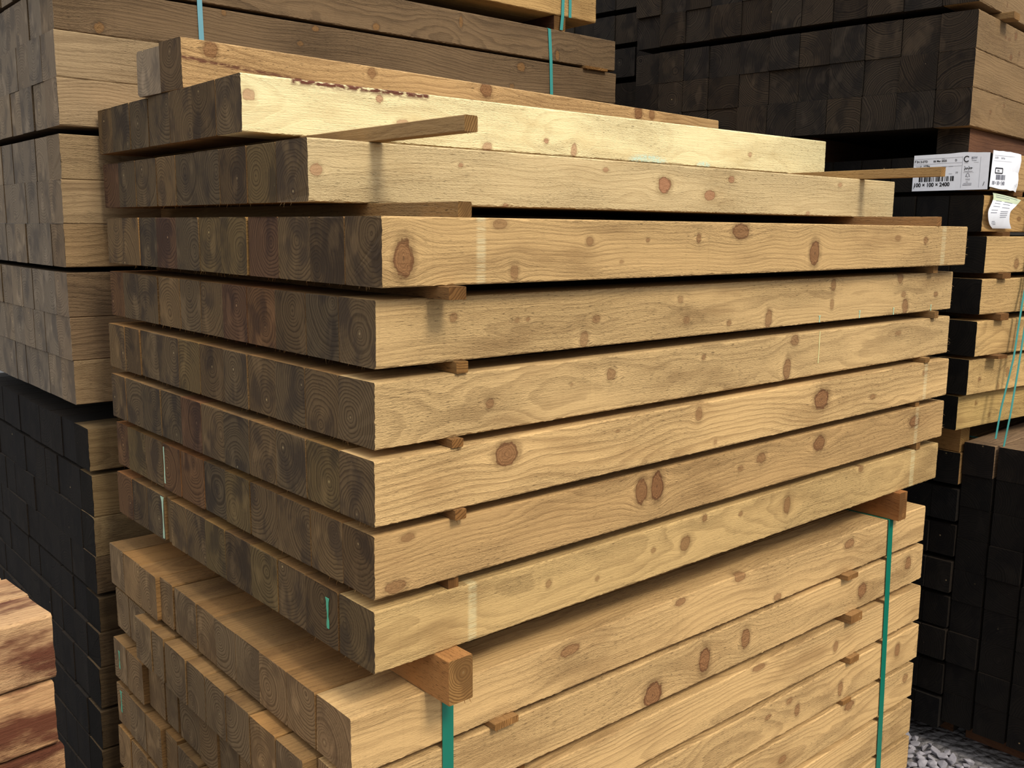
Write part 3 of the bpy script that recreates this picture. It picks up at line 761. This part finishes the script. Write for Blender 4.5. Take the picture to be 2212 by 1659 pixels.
strap('packing_strap', [(1.592, AY - .003, 2.262), (1.592, AY - .003, 2.30), (1.590, AY - .003, 2.366), (1.59, AY + .006, 2.3672), (1.59, AY + .45, 2.3672)], .012, (1, 0, 0), M_STRAP2, 'shorter teal strap end beside the long one on the pack overhead', 'straps of the pack overhead')

# ------------------------------------------------------------------ right rear stack: upper packs
GR = 'dark-ended posts of the right rear stack'
def pack(key, ox, oy, yaw, rows, edges, mf, me, stack, group, L=2.4, lay0=0, tints=None, out=None, heroes=True, seed=0, skip=None, dv=None, du=None, topmf=None):
    a = math.radians(yaw)
    for k, (z0, h) in enumerate(rows):
        for c, (v0, v1) in enumerate(edges):
            if skip and skip(k, c): continue
            r = random.Random(seed + k * 40 + c)
            hero = heroes and c == 0
            u = 0 if hero else r.uniform(-.006, .006)
            if du: u += du[k]
            tn = r.choice(['dark brown', 'brown', 'grey-brown', 'slate-brown'])
            vv = dv[k] if dv else 0
            mesh = post_mesh('post', L, v1 - v0, h, MF[mf if hero else (topmf if topmf and k == 0 else 'black_side')], ME[me], nx=200 if hero else 2, nz=14 if hero else 2, knots=rand_knots(r, L, h, 10) if hero else (), seed=seed + 17 * k + c, rough=.001 if hero else 0, slivers=(0, 0))
            px, py = local((ox, oy), a, u, v0 + vv)
            tt = (tints[k] if tints else (1, 1, 1)) if hero else TN[tn][1]
            face = {'tan': 'tan-sided', 'gold': 'golden-sided', 'weathered': 'weathered'}[mf]
            if hero: lab = f'{face} post with blackish end, front of {LAY[k+lay0]} layer, {stack}'
            else: lab = f'blackish post end, {ORD[c]} from front in {LAY[k+lay0]} layer of {stack}'
            post(key, mesh, (px, py, z0), a, tt, lab, group)
RE = [(0, .0995), (.1015, .2085), (.2105, .3155), (.3175, .4235), (.4255, .5255), (.5275, .6285), (.6305, .7375), (.7395, .8545), (.8565, .953), (.955, 1.055), (1.057, 1.156)]
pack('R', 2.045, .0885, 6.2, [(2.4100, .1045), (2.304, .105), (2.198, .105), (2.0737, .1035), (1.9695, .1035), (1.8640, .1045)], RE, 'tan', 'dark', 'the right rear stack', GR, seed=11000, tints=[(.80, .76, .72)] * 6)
a = math.radians(6.2)
for v in (.02, .5, .95):
    px, py = local((2.045, .0885), a, 0.03, v)
    me = post_mesh('post', 2.3, .09, 1.8635 - 1.7847, MF['dull_red'], ME['dark'], nx=30, nz=3, seed=int(v * 99), rough=.001)
    o = put('timber_bearer', me, (px + .03, py, 1.7849), a)
    tag(o, {.02: 'reddish-brown bearer beam above the white label, front one', .5: 'dark bearer beam under the middle of the right rear stack', .95: 'dark bearer beam under the back of the right rear stack'}[v], 'bearer', 'bearers of the right rear stack')
for u in (.19, 1.6):
    px, py = local((2.045, .0885), a, u, -.03)
    me = post_mesh('post', 1.1, .055, .0195, MF['batten'], ME['batten'], nx=10, nz=2, seed=77)
    o = put('wooden_batten', me, (px + .055, py, 2.1776), a + math.pi / 2, (.85, .8, .75))
    tag(o, 'batten jutting out at the top right between the tan-sided posts' if u < 1 else 'batten between the tan-sided posts, far right', 'batten', 'battens of the right rear stack')

R2E = [(0, .1), (.104, .204), (.208, .308), (.312, .412), (.416, .516), (.52, .62), (.624, .724), (.728, .828), (.832, .932)]
R2Z = [(1.684, .1), (1.569, .101), (1.453, .103), (1.336, .1), (1.215, .101), (1.101, .103), (.994, .1)]
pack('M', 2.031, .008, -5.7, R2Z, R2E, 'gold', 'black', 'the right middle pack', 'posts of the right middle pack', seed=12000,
     tints=[(.78, .72, .66), (.8, .72, .6), (.92, .88, .8), (.98, .94, .86), (.96, .92, .82), (1, .98, .88), (.86, .86, .7)], dv=[.004, .018, 0, .003, .006, .02, .043],
     skip=lambda k, c: c > 7)
a = math.radians(-5.7)
for i, (k, u, w) in enumerate([(0, .13, .05), (1, .09, .04), (2, .08, .045), (3, .09, .045), (4, .09, .05)]):
    za, zb = R2Z[k + 1][0] + R2Z[k + 1][1], R2Z[k][0]
    px, py = local((2.031, .008), a, u + w, -.012 if k in (2, 3) else (.004 if k != 4 else -.016))
    me = post_mesh('post', .85, w, zb - za - 2 * EPS, MF['batten'], ME['batten'], nx=10, nz=2, seed=400 + i)
    o = put('wooden_batten', me, (px, py, za + EPS), a + math.pi / 2, (.62, .5, .42))
    tag(o, f'reddish batten end between the {LAY[k]} and {LAY[k+1]} layers of the right middle pack', 'batten', 'battens of the right middle pack')
px, py = local((2.031, .008), a, .158, .045)
me = post_mesh('post', .9, 1.2, .0915, MF['dull_red'], ME['batten'], nx=10, nz=2, seed=444)
bear = post_mesh('post', .9, .05, .0905, MF['bearer'], ME['batten'], nx=10, nz=2, seed=445)
o = put('timber_bearer', bear, (2.215, .086, .9012), math.pi / 2 + a, (.95, .95, .85))
tag(o, 'upright bearer end under the right middle pack, beside the teal straps', 'bearer', 'bearers of the right middle pack')
o = put('timber_bearer', bear, (3.9, -.12, .9012), math.pi / 2 + a, (.9, .85, .8))
tag(o, 'far bearer under the right middle pack', 'bearer', 'bearers of the right middle pack')
# straps leaning across it
def r2(u, z, off=.012):
    px, py = local((2.031, .008), a, u, -off)
    return (px, py, z)
axr = (math.cos(a), math.sin(a), 0)
strap('packing_strap', [r2(.262, 1.786, .004), r2(.248, 1.70, .010), r2(.224, 1.52), r2(.215, 1.42), r2(.200, 1.365, .014), r2(.176, 1.20, .016), r2(.149, 1.045, .006), r2(.143, .96, .002)], .010, axr, M_STRAP2, 'teal strap leaning across the right middle pack, left of the pair', 'straps of the right middle pack')
strap('packing_strap', [r2(.285, 1.786, .006), r2(.268, 1.70, .012), r2(.238, 1.52, .016), r2(.228, 1.40, .018), r2(.218, 1.31, .02), r2(.200, 1.16, .02), r2(.180, 1.03, .02), r2(.172, .92, .012)], .010, axr, M_STRAP2, 'teal strap leaning across the right middle pack, right of the pair', 'straps of the right middle pack')
strap('packing_strap', [(2.42, .30, .9012), (2.425, .20, .9014), (2.428, .12, .9014)], .014, (1, 0, 0), M_STRAP2, 'teal strap lying flat on the dark lower right pack', 'straps of the lower right packs')

# lower right packs
R3Z = [(.8, .1), (.682, .101), (.567, .1), (.450, .1), (.334, .1), (.226, .1), (.108, .1), (-.005, .1)]
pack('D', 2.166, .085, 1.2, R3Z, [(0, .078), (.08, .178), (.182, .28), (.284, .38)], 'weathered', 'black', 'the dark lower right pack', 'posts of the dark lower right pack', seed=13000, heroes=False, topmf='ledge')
R4Z = [(.835, .1), (.733, .101), (.631, .101), (.529, .101), (.427, .101), (.325, .101), (.223, .101), (.121, .101), (.019, .101)]
R4E = [(-.62, -.524), (-.52, -.424), (-.42, -.324), (-.32, -.224), (-.22, -.124), (-.116, -.022), (-.013, .077)]
aa = math.radians(1.2)
for k, (z0, h) in enumerate(R4Z):
    for c, (v0, v1) in enumerate(R4E):
        r = random.Random(14000 + k * 40 + c)
        px, py = local((2.178, .004), aa, r.uniform(-.005, .005), v0)
        me = post_mesh('post', 2.4, v1 - v0, h, MF['weathered' if k == 0 else 'black_side'], ME['black'], nx=2, nz=2, seed=r.randint(0, 9999))
        n = len(R4E) - 1 - c
        post('K', me, (px, py, z0), aa, (1.15, 1.05, .98) if k == 0 else (.8, .78, .76), f'blackish post end, {"first" if n == 0 else ORD[n]} from left in {LAY[k]} layer of the lower right corner pack', 'posts of the lower right corner pack')
for (x, y, l, nm) in ((2.3, .09, .37, 'dark lower right pack'), (4.2, .13, .37, 'dark lower right pack, far end')):
    batten(x, y, GROUND_Z + .0005, .08, -.0055 - GROUND_Z, l, 'bearer on the gravel under the ' + nm, 'timber_bearer', 'bearer', 'dull_red', 'dark', group='bearers of the lower right packs')
for (x, y, l, nm) in ((2.3, -.61, .66, 'lower right corner pack'), (4.2, -.57, .66, 'lower right corner pack, far end')):
    batten(x, y, GROUND_Z + .0005, .08, .0885, l, 'bearer on the gravel under the ' + nm, 'timber_bearer', 'bearer', 'dull_red', 'dark', group='bearers of the lower right packs')

# far stack seen in the gap behind
pack('F', 2.11, 1.30, 6.0, [(2.2736 + .1272 * (j - 4), .1065) for j in (5, 4, 3, 2, 1, 0)], [(0, .1), (.103, .203), (.206, .306), (.309, .409), (.412, .512), (.515, .615), (.618, .718)], 'weathered', 'dark', 'the far dark stack', 'posts of the far dark stack', L=6.5, seed=15000, heroes=False)
pack('F', 2.11, 1.30, 6.0, [(2.2736 - .1272 * (5 + j), .1065) for j in range(13)], [(0, .1), (.206, .306), (.412, .512)], 'weathered', 'dark', 'the far dark stack', 'posts of the far dark stack', L=6.5, seed=15500, heroes=False, lay0=6)
# thin sticks between its layers
for j in range(18):
    z = 2.2736 + .1272 * (1 - j) - .0202
    px, py = local((2.11, 1.30), math.radians(6), .3, .02)
    me = post_mesh('post', .66, .05, .0197, MF['black_side'], ME['dark'], nx=2, nz=2, seed=j)
    o = put('wooden_batten', me, (px, py, z), math.radians(96), (1, 1, 1))
    tag(o, f'dark batten under the {LAY[j]} layer of the far dark stack', 'batten', 'battens of the far dark stack')
o = put('timber_bearer', post_mesh('post', .68, .08, 2.2736 - .1272 * 17 - GROUND_Z - .001, MF['black_side'], ME['dark'], nx=2, nz=2), (px, py, GROUND_Z + .0005), math.radians(96))
tag(o, 'dark bearer on the ground under the far dark stack', 'bearer')

# ------------------------------------------------------------------ reddish stack at the lower left
aH = math.radians(6)
for k in range(9):
    for c in range(4):
        r = random.Random(16000 + k * 10 + c)
        hero = c == 0 or k == 0
        v0 = c * .108
        me = post_mesh('post', 2.4, .106, .1075, MF['red'], ME['brown'], nx=220 if hero else 2, nz=16 if hero else 2, knots=[(2.4 - q[0], q[1], q[2], q[3]) for q in rand_knots(r, .5, .1, 2)] if hero else (), seed=16500 + 10 * k + c, rough=.0014 if hero else 0, bev=.003)
        off = [0, -.004, .004, 0, -.006, 0, 0, 0, 0][k] + (r.uniform(-.006, .006) if c else 0)
        ux, uy = local((-.349, .402), aH, -2.4 + off, v0)
        post('H', me, (ux, uy, .8475 - .1125 * k), aH, [(1, .97, .94), (.92, .84, .76), (.9, .8, .72)][min(k, 2)],
             f'red-stained post, {"front one" if c == 0 else ORD[c] + " from front"} in the {LAY[k]} layer of the lower left stack', 'red-stained posts of the lower left stack')
for k in range(8):
    for u in (-.5, -1.9):
        px, py = local((-.349, .402), aH, u, .006)
        me = post_mesh('post', .41, .05, .0048, MF['batten'], ME['batten'], nx=2, nz=2, seed=k)
        o = put('wooden_batten', me, (px, py, .8475 - .1125 * k - .0049), aH + math.pi / 2)
        tag(o, f'thin slip between the {LAY[k]} and {LAY[k+1]} layers of the lower left stack, {"right" if u > -1 else "left"} side', 'batten', 'battens of the lower left stack')
for u in (-.5, -1.9):
    px, py = local((-.349, .402), aH, u, .006)
    me = post_mesh('post', .41, .07, -.0527 - GROUND_Z, MF['batten'], ME['batten'], nx=2, nz=2, seed=91)
    o = put('wooden_batten', me, (px, py, GROUND_Z + .0003), aH + math.pi / 2)
    tag(o, f'slat on the ground under the lower left stack, {"right" if u > -1 else "left"} side', 'batten', 'battens of the lower left stack')

# ------------------------------------------------------------------ paper labels on the right middle pack
def text(parent, s, size, x, z, mat, name='printed_text', bold=0.0, sx=1.0, M_=None, lift=.0006):
    cu = bpy.data.curves.new(name, 'FONT')
    cu.body = s
    cu.size = size
    cu.offset = bold
    cu.extrude = 0.00005
    tmp = bpy.data.objects.new(name, cu)
    COL.objects.link(tmp)
    bpy.context.view_layer.update()
    me = bpy.data.meshes.new_from_object(tmp.evaluated_get(bpy.context.evaluated_depsgraph_get()))
    bpy.data.objects.remove(tmp)
    for v in me.vertices:
        xx, yy, zz = v.co
        v.co = (x + xx * sx, -lift - zz, z + yy)
    me.materials.clear(); me.materials.append(mat)
    o = link(bpy.data.objects.new(name, me))
    o.parent = parent
    return o
def boxes(parent, name, rects, mat, lift=.0004, th=.0002):
    V, F = [], []
    for (x0, z0, x1, z1) in rects:
        n = len(V)
        V += [(x0, -lift, z0), (x1, -lift, z0), (x1, -lift, z1), (x0, -lift, z1), (x0, -lift - th, z0), (x1, -lift - th, z0), (x1, -lift - th, z1), (x0, -lift - th, z1)]
        F += [tuple(n + i for i in f) for f in ((4, 5, 6, 7), (0, 3, 2, 1), (0, 1, 5, 4), (1, 2, 6, 5), (2, 3, 7, 6), (3, 0, 4, 7))]
    return mesh_from(name, V, F, mat, parent)
def line_shape(parent, name, pts, w, mat, lift=.0005):
    V, F = [], []
    for i in range(len(pts) - 1):
        (x0, z0), (x1, z1) = pts[i], pts[i + 1]
        d = math.hypot(x1 - x0, z1 - z0) or 1
        nx, nz = -(z1 - z0) / d * w / 2, (x1 - x0) / d * w / 2
        n = len(V)
        for dy in (0, .0002):
            V += [(x0 - nx, -lift - dy, z0 - nz), (x1 - nx, -lift - dy, z1 - nz), (x1 + nx, -lift - dy, z1 + nz), (x0 + nx, -lift - dy, z0 + nz)]
        F += [(n + 4, n + 5, n + 6, n + 7), (n, n + 3, n + 2, n + 1), (n, n + 1, n + 5, n + 4), (n + 1, n + 2, n + 6, n + 5), (n + 2, n + 3, n + 7, n + 6), (n + 3, n, n + 4, n + 7)]
    return mesh_from(name, V, F, mat, parent)
def sheet(name, outline_top, outline_bot, curl, mat):
    """a paper sheet from matching lists of top and bottom points (x, z); curl(x, t) gives y"""
    V, F = [], []
    n = len(outline_top)
    m = 7
    for s in (0, 1):
        for i in range(n):
            for j in range(m):
                t = j / (m - 1)
                x = outline_bot[i][0] + (outline_top[i][0] - outline_bot[i][0]) * t
                z = outline_bot[i][1] + (outline_top[i][1] - outline_bot[i][1]) * t
                V.append((x, curl(x, t) + s * .00025, z))
    for s in (0, 1):
        o = s * n * m
        for i in range(n - 1):
            for j in range(m - 1):
                q = (o + i * m + j, o + (i + 1) * m + j, o + (i + 1) * m + j + 1, o + i * m + j + 1)
                F.append(q if s == 0 else tuple(reversed(q)))
    rim = [i * m for i in range(n)] + [(n - 1) * m + j for j in range(1, m)] + [i * m + m - 1 for i in range(n - 2, -1, -1)] + [j for j in range(m - 2, 0, -1)]
    for i in range(len(rim)):
        p, q = rim[i], rim[(i + 1) % len(rim)]
        F.append((p, p + n * m, q + n * m, q))
    return mesh_from(name, V, F, mat)
BAR = [3, 1, 2, 1, 1, 2, 3, 1, 2, 1, 1, 1, 3, 2, 1, 2, 1, 3, 1, 1, 2, 1, 3, 2, 1, 1, 2, 3, 1, 2, 2, 1, 1, 3, 2, 1, 3]
def barcode(parent, x0, x1, z0, z1):
    tot = sum(BAR); x = x0; R_ = []
    for i, b in enumerate(BAR):
        wdt = (x1 - x0) * b / tot
        if i % 2 == 0: R_.append((x, z0, x + wdt, z1))
        x += wdt
    boxes(parent, 'barcode', R_, M_INK)
# label on the dark ends: local x runs towards the viewer's right
W1, H1 = .229, .103
top = [(0, H1)] + [(W1 * i / 12, H1 + (.0018 if i > 6 else 0) * math.sin(i)) for i in range(1, 12)] + [(W1, H1 - .003)]
bot = [(W1 * i / 12, 0) for i in range(13)]
lab = sheet('paper_label', top, bot, lambda x, t: 0.0, M_PAPER)
aE = math.radians(-5.7)
ex = Vector((math.cos(aE), math.sin(aE), 0)); ey = Vector((-math.sin(aE), math.cos(aE), 0))
org = Vector((2.031, .008, 0)) + ey * .2355 - ex * .0085
lab.matrix_world = Matrix.Translation((org.x, org.y, 1.685)) @ Matrix((( -ey.x, ex.x, 0), (-ey.y, ex.y, 0), (0, 0, 1))).to_4x4()
tag(lab, 'large white printed label with barcode reading 100 x 100 x 2400, on dark post ends', 'label')
text(lab, '100 × 100 × 2400', .0155, .004, .012, M_INK, bold=.0005)
text(lab, 'F IN 3-STD', .0088, .003, .081, M_INK, bold=.0002)
text(lab, '06 Mar 2025', .0080, .062, .081, M_INK, bold=.0002)
text(lab, 'D', .0080, .128, .081, M_INK, bold=.0002)
text(lab, '1478kg', .0075, .030, .069, M_INK, bold=.0001)
text(lab, 'T', .0110, .077, .055, M_INK, bold=.0002)
text(lab, '77', .0078, .132, .046, M_INK)
text(lab, 'BSW', .0085, .176, .085, M_INK2, bold=.0001)
text(lab, 'Timber', .0050, .177, .079, M_INK2)
barcode(lab, .020, .128, .026, .040)
boxes(lab, 'ruled_line', [(.002, .0912, .15, .0917), (.002, .0765, .15, .0770), (.002, .0675, .15, .0680), (.150, .006, .1505, .094), (.203, .006, .2034, .09), (.156, .0748, .168, .0753), (.184, .0748, .198, .0753), (.155, .048, .186, .0484)], M_INK2)
boxes(lab, 'small_print', [(.003, .088, .010, .0888), (.088, .089, .096, .0898), (.006, .0725, .026, .0730), (.009, .0695, .026, .07), (.092, .0665, .103, .0672), (.110, .0668, .124, .0675), (.112, .046, .122, .0467), (.157, .0505, .182, .0514), (.156, .013, .182, .0145), (.158, .0175, .182, .0185), (.165, .0215, .171, .0225), (.164, .027, .176, .0276), (.163, .0295, .177, .0303)], M_INK2)
cpts = [(.1625 + .0075 * math.cos(t), .0855 + .0075 * math.sin(t)) for t in [math.radians(d) for d in range(40, 330, 20)]]
line_shape(lab, 'ring_mark', cpts, .0028, M_INK)
tree = [(.169, .034), (.169, .037), (.1625, .037), (.166, .041), (.164, .041), (.169, .0475), (.174, .041), (.172, .041), (.1755, .037), (.1715, .037)]
line_shape(lab, 'tree_tick_mark', tree, .0010, M_INK2)
arc = []
for q in range(4):
    line_shape(lab, 'leaf_mark', [(.158 + q * .006, .054 + (q % 2) * .002), (.161 + q * .006, .060), (.158 + q * .006, .0655 - (q % 2) * .003)], .0014, M_INK)
line_shape(lab, 'leaf_mark', [(.157, .0585), (.182, .0605)], .0014, M_INK)
line_shape(lab, 'staple', [(.022, .066), (.0245, .0735)], .0010, M_INK)
line_shape(lab, 'staple', [(.215, .010), (.219, .021)], .0012, M_INK)
line_shape(lab, 'staple', [(.005, .006), (.007, .018)], .0012, M_INK)

# torn other half on the front face
tt = [(0, .107), (.012, .1065), (.03, .106), (.05, .107), (.07, .106), (.09, .1065), (.11, .105), (.128, .104), (.146, .102)]
tb = [(-.006, .008), (.008, .007), (.026, .005), (.045, .003), (.066, .002), (.086, .003), (.106, .0), (.124, .001), (.137, -.004)]
lab2 = sheet('paper_label', tt, tb, lambda x, t: -.0015 - .004 * max(0, (x - .09) / .05) ** 2 * abs(math.sin(6 * t)), M_PAPER)
lab2.matrix_world = Matrix.Translation((2.031 + ex.x * -.004 + ey.x * .002, .008 + ex.y * -.004 + ey.y * .002, 1.684)) @ Matrix(((ex.x, ey.x, 0), (ex.y, ey.y, 0), (0, 0, 1))).to_4x4()
tag(lab2, 'torn white label piece with small barcode, right of the large white label', 'label')
L2 = .0020
text(lab2, '100 × 100 × 2400', .0150, .004, .014, M_INK2, bold=.0002, sx=.62, lift=L2)
text(lab2, '3-STD', .007, .010, .085, M_INK2, lift=L2)
text(lab2, '06 Mar', .007, .044, .085, M_INK2, lift=L2)
text(lab2, 'FIN', .008, .028, .0495, M_INK, lift=L2)
R_ = []; x = .024
for i, b in enumerate(BAR[:31]):
    wd = b * .0009
    if i % 2 == 0: R_.append((x, .028, x + wd, .042))
    x += wd
boxes(lab2, 'barcode', R_, M_INK2, lift=L2)
line_shape(lab2, 'black_frame', [(.018, .046), (.056, .046), (.056, .0595), (.018, .0595), (.018, .046)], .003, M_INK, lift=L2)
boxes(lab2, 'ruled_line', [(.008, .0935, .12, .0939), (.006, .079, .10, .0793)], M_INK2, lift=L2)
line_shape(lab2, 'staple', [(.127, .010), (.1275, .020)], .0012, M_INK, lift=.0065)

# curled paper tag stapled to the second layer
def tag_sheet():
    pts_l = [(.030, .103), (.028, .088), (.013, .070), (-.001, .052), (.004, .032), (.020, .015), (.045, .004)]
    pts_r = [(.182, .086), (.160, .076), (.135, .064), (.113, .052), (.112, .036), (.122, .020), (.142, .004)]
    V, F = [], []
    def smooth(P):
        out = []
        for i in range(len(P) - 1):
            p0, p1, p2, p3 = P[max(i - 1, 0)], P[i], P[i + 1], P[min(i + 2, len(P) - 1)]
            for q in range(3):
                u = q / 3
                out.append(tuple(.5 * (2 * b + (c - a) * u + (2 * a - 5 * b + 4 * c - d) * u * u + (3 * b - a - 3 * c + d) * u ** 3) for a, b, c, d in zip(p0, p1, p2, p3)))
        return out + [P[-1]]
    pts_l, pts_r = smooth(pts_l), smooth(pts_r)
    n, m = len(pts_l), 12
    for s in (0, 1):
        for i in range(n):
            for j in range(m):
                t = j / (m - 1)
                x = pts_l[i][0] + (pts_r[i][0] - pts_l[i][0]) * t
                z = pts_l[i][1] + (pts_r[i][1] - pts_l[i][1]) * t
                y = -.004 - .009 * math.sin(math.pi * i / (n - 1)) - .006 * math.sin(math.pi * t) * (1 - i / (n - 1)) - .003 * t
                V.append((x, y + s * .0003, z))
    green, white = [], []
    for s in (0, 1):
        o = s * n * m
        for i in range(n - 1):
            for j in range(m - 1):
                q = (o + i * m + j, o + i * m + j + 1, o + (i + 1) * m + j + 1, o + (i + 1) * m + j)
                F.append(tuple(reversed(q)) if s == 0 else q)
                (green if i < 4 else white).append(len(F) - 1)
    o = mesh_from('paper_tag', V, F, M_PAPER)
    o.data.materials.append(M_PAPER2)
    for f in green:
        o.data.polygons[f].material_index = 1
    def at(i, t):
        k = min(int(i), n - 2); f = i - k
        def p(q, tt):
            j = tt * (m - 1); j0 = min(int(j), m - 2); g_ = j - j0
            A, B = Vector(V[q * m + j0]), Vector(V[q * m + j0 + 1])
            return A.lerp(B, g_)
        return p(k, t).lerp(p(k + 1, t), f)
    for p_ in o.data.polygons: p_.use_smooth = True
    def strips(name, rows, w, mat):
        VV, FF = [], []
        for (i, t0, t1) in rows:
            for q in range(6):
                ta, tb_ = t0 + (t1 - t0) * q / 6, t0 + (t1 - t0) * (q + 1) / 6
                b = len(VV)
                for t in (ta, tb_):
                    VV += [at(i, t) + Vector((0, -.0005, 0)), at(i + w, t) + Vector((0, -.0005, 0))]
                FF.append((b, b + 1, b + 3, b + 2))
        return mesh_from(name, VV, FF, mat, o)
    R3 = lambda rows: [(a * 3, b, c) for a, b, c in rows]
    strips('printed_line', R3([(.35, .08, .85), (.7, .08, .55), (1.3, .1, .3), (1.3, .4, .75), (1.7, .1, .3), (1.7, .4, .7), (2.2, .1, .35), (2.3, .45, .8), (2.8, .1, .35), (3.2, .1, .35), (3.0, .5, .85), (3.3, .5, .85), (3.6, .5, .85), (3.9, .5, .8)]), .24, M_INK2)
    strips('diamond_mark', R3([(4.5, .12, .26), (4.75, .1, .28), (5.0, .12, .26)]), .22, M_INK2)
    return o
pt = tag_sheet()
pt.matrix_world = Matrix.Translation((2.031 + ex.x * .002 + ey.x * .016, .008 + ex.y * .002 + ey.y * .016, 1.574)) @ Matrix(((ex.x, ey.x, 0), (ex.y, ey.y, 0), (0, 0, 1))).to_4x4()
tag(pt, 'curled white paper tag with pale green heading, stapled below the torn label', 'paper tag')

# ------------------------------------------------------------------ gravel
mat = bpy.data.materials.new('grey_limestone')
g = G(mat)
tc = g.n('ShaderNodeTexCoord').outputs['Object']
col = g.mix(g.noise(tc, 3.0, .6, 90.0), lin((176, 172, 176)), lin((128, 124, 130)))
col = g.mix(1.0, col, g.n('ShaderNodeObjectInfo').outputs['Color'], 'MULTIPLY')
g.out(col, .85, (g.noise(tc, 4.0, .6, 200.0), .4, .002), .2)
protos = []
for i in range(7):
    r = random.Random(500 + i)
    bm = bmesh.new()
    for _ in range(13):
        v = Vector((r.gauss(0, 1), r.gauss(0, 1), r.gauss(0, 1))).normalized()
        bm.verts.new((v.x * .021, v.y * .016, v.z * .012))
    res = bmesh.ops.convex_hull(bm, input=bm.verts)
    bmesh.ops.delete(bm, geom=[e for e in res['geom_interior'] if isinstance(e, bmesh.types.BMVert)], context='VERTS')
    bmesh.ops.bevel(bm, geom=list(bm.edges), offset=.0012, segments=1, affect='EDGES')
    me = bpy.data.meshes.new('gravel_stone'); bm.to_mesh(me); bm.free()
    me.materials.append(mat)
    protos.append(me)
r = random.Random(77)
pts = []
tries = 0
while len(pts) < 150 and tries < 20000:
    tries += 1
    p = (r.uniform(1.86, 2.15), r.uniform(-.32, .24))
    if p[0] > 2.148: continue
    lay = 0 if all((p[0] - q[0]) ** 2 + (p[1] - q[1]) ** 2 > .027 ** 2 for q in pts) else 1
    if lay == 0:
        pts.append(p)
for p in pts:
    o = bpy.data.objects.new('gravel_stone', r.choice(protos))
    s = r.uniform(.75, 1.15)
    o.scale = (s, s, s)
    o.rotation_euler = (r.uniform(-.5, .5), r.uniform(-.5, .5), r.uniform(0, 6.28))
    o.location = (p[0], p[1], GROUND_Z + .0085)
    t = r.uniform(.8, 1.1)
    o.color = (t, t, t * 1.02, 1)
    link(o)
    tag(o, 'pale grey angular gravel stone on the ground beside the lower central pack', 'stone', 'gravel stones between the packs')

# ------------------------------------------------------------------ all the posts too small or too far in to be told apart
def rest_of_posts():
    mats, midx = [], {}
    VS, FS, MS = [], [], []
    at = {'post_coord': [], 'seed': [], 'tint': []}
    n = 0
    for me, mx, tint in REST:
        k = len(me.vertices)
        co = np.empty(k * 3, dtype=np.float32); me.vertices.foreach_get('co', co)
        co = co.reshape(-1, 3)
        m = np.array(mx)
        VS.append(co @ m[:3, :3].T + m[:3, 3])
        at['post_coord'].append(co)
        a = np.empty(k, dtype=np.float32); me.attributes['seed'].data.foreach_get('value', a)
        at['seed'].append(a)
        at['tint'].append(np.tile(np.array([tint[0], tint[1], tint[2], 1.0], dtype=np.float32), (k, 1)))
        for mm in me.materials:
            if mm.name not in midx:
                midx[mm.name] = len(mats); mats.append(mm)
        loc_ = [midx[mm.name] for mm in me.materials]
        for p in me.polygons:
            FS.append([v + n for v in p.vertices]); MS.append(loc_[p.material_index])
        n += k
    me = bpy.data.meshes.new('timber_posts')
    me.from_pydata(np.vstack(VS).tolist(), [], FS)
    for mm in mats: me.materials.append(mm)
    me.polygons.foreach_set('material_index', MS)
    me.attributes.new('post_coord', 'FLOAT_VECTOR', 'POINT').data.foreach_set('vector', np.vstack(at['post_coord']).astype(np.float32).ravel())
    me.attributes.new('seed', 'FLOAT', 'POINT').data.foreach_set('value', np.concatenate(at['seed']))
    me.attributes.new('tint', 'FLOAT_COLOR', 'POINT').data.foreach_set('color', np.vstack(at['tint']).astype(np.float32).ravel())
    me.update()
    o = link(bpy.data.objects.new('timber_posts', me))
    tag(o, 'the small far post ends and battens deep inside the dark rear stacks', 'timber posts', kind='stuff')
if REST: rest_of_posts()
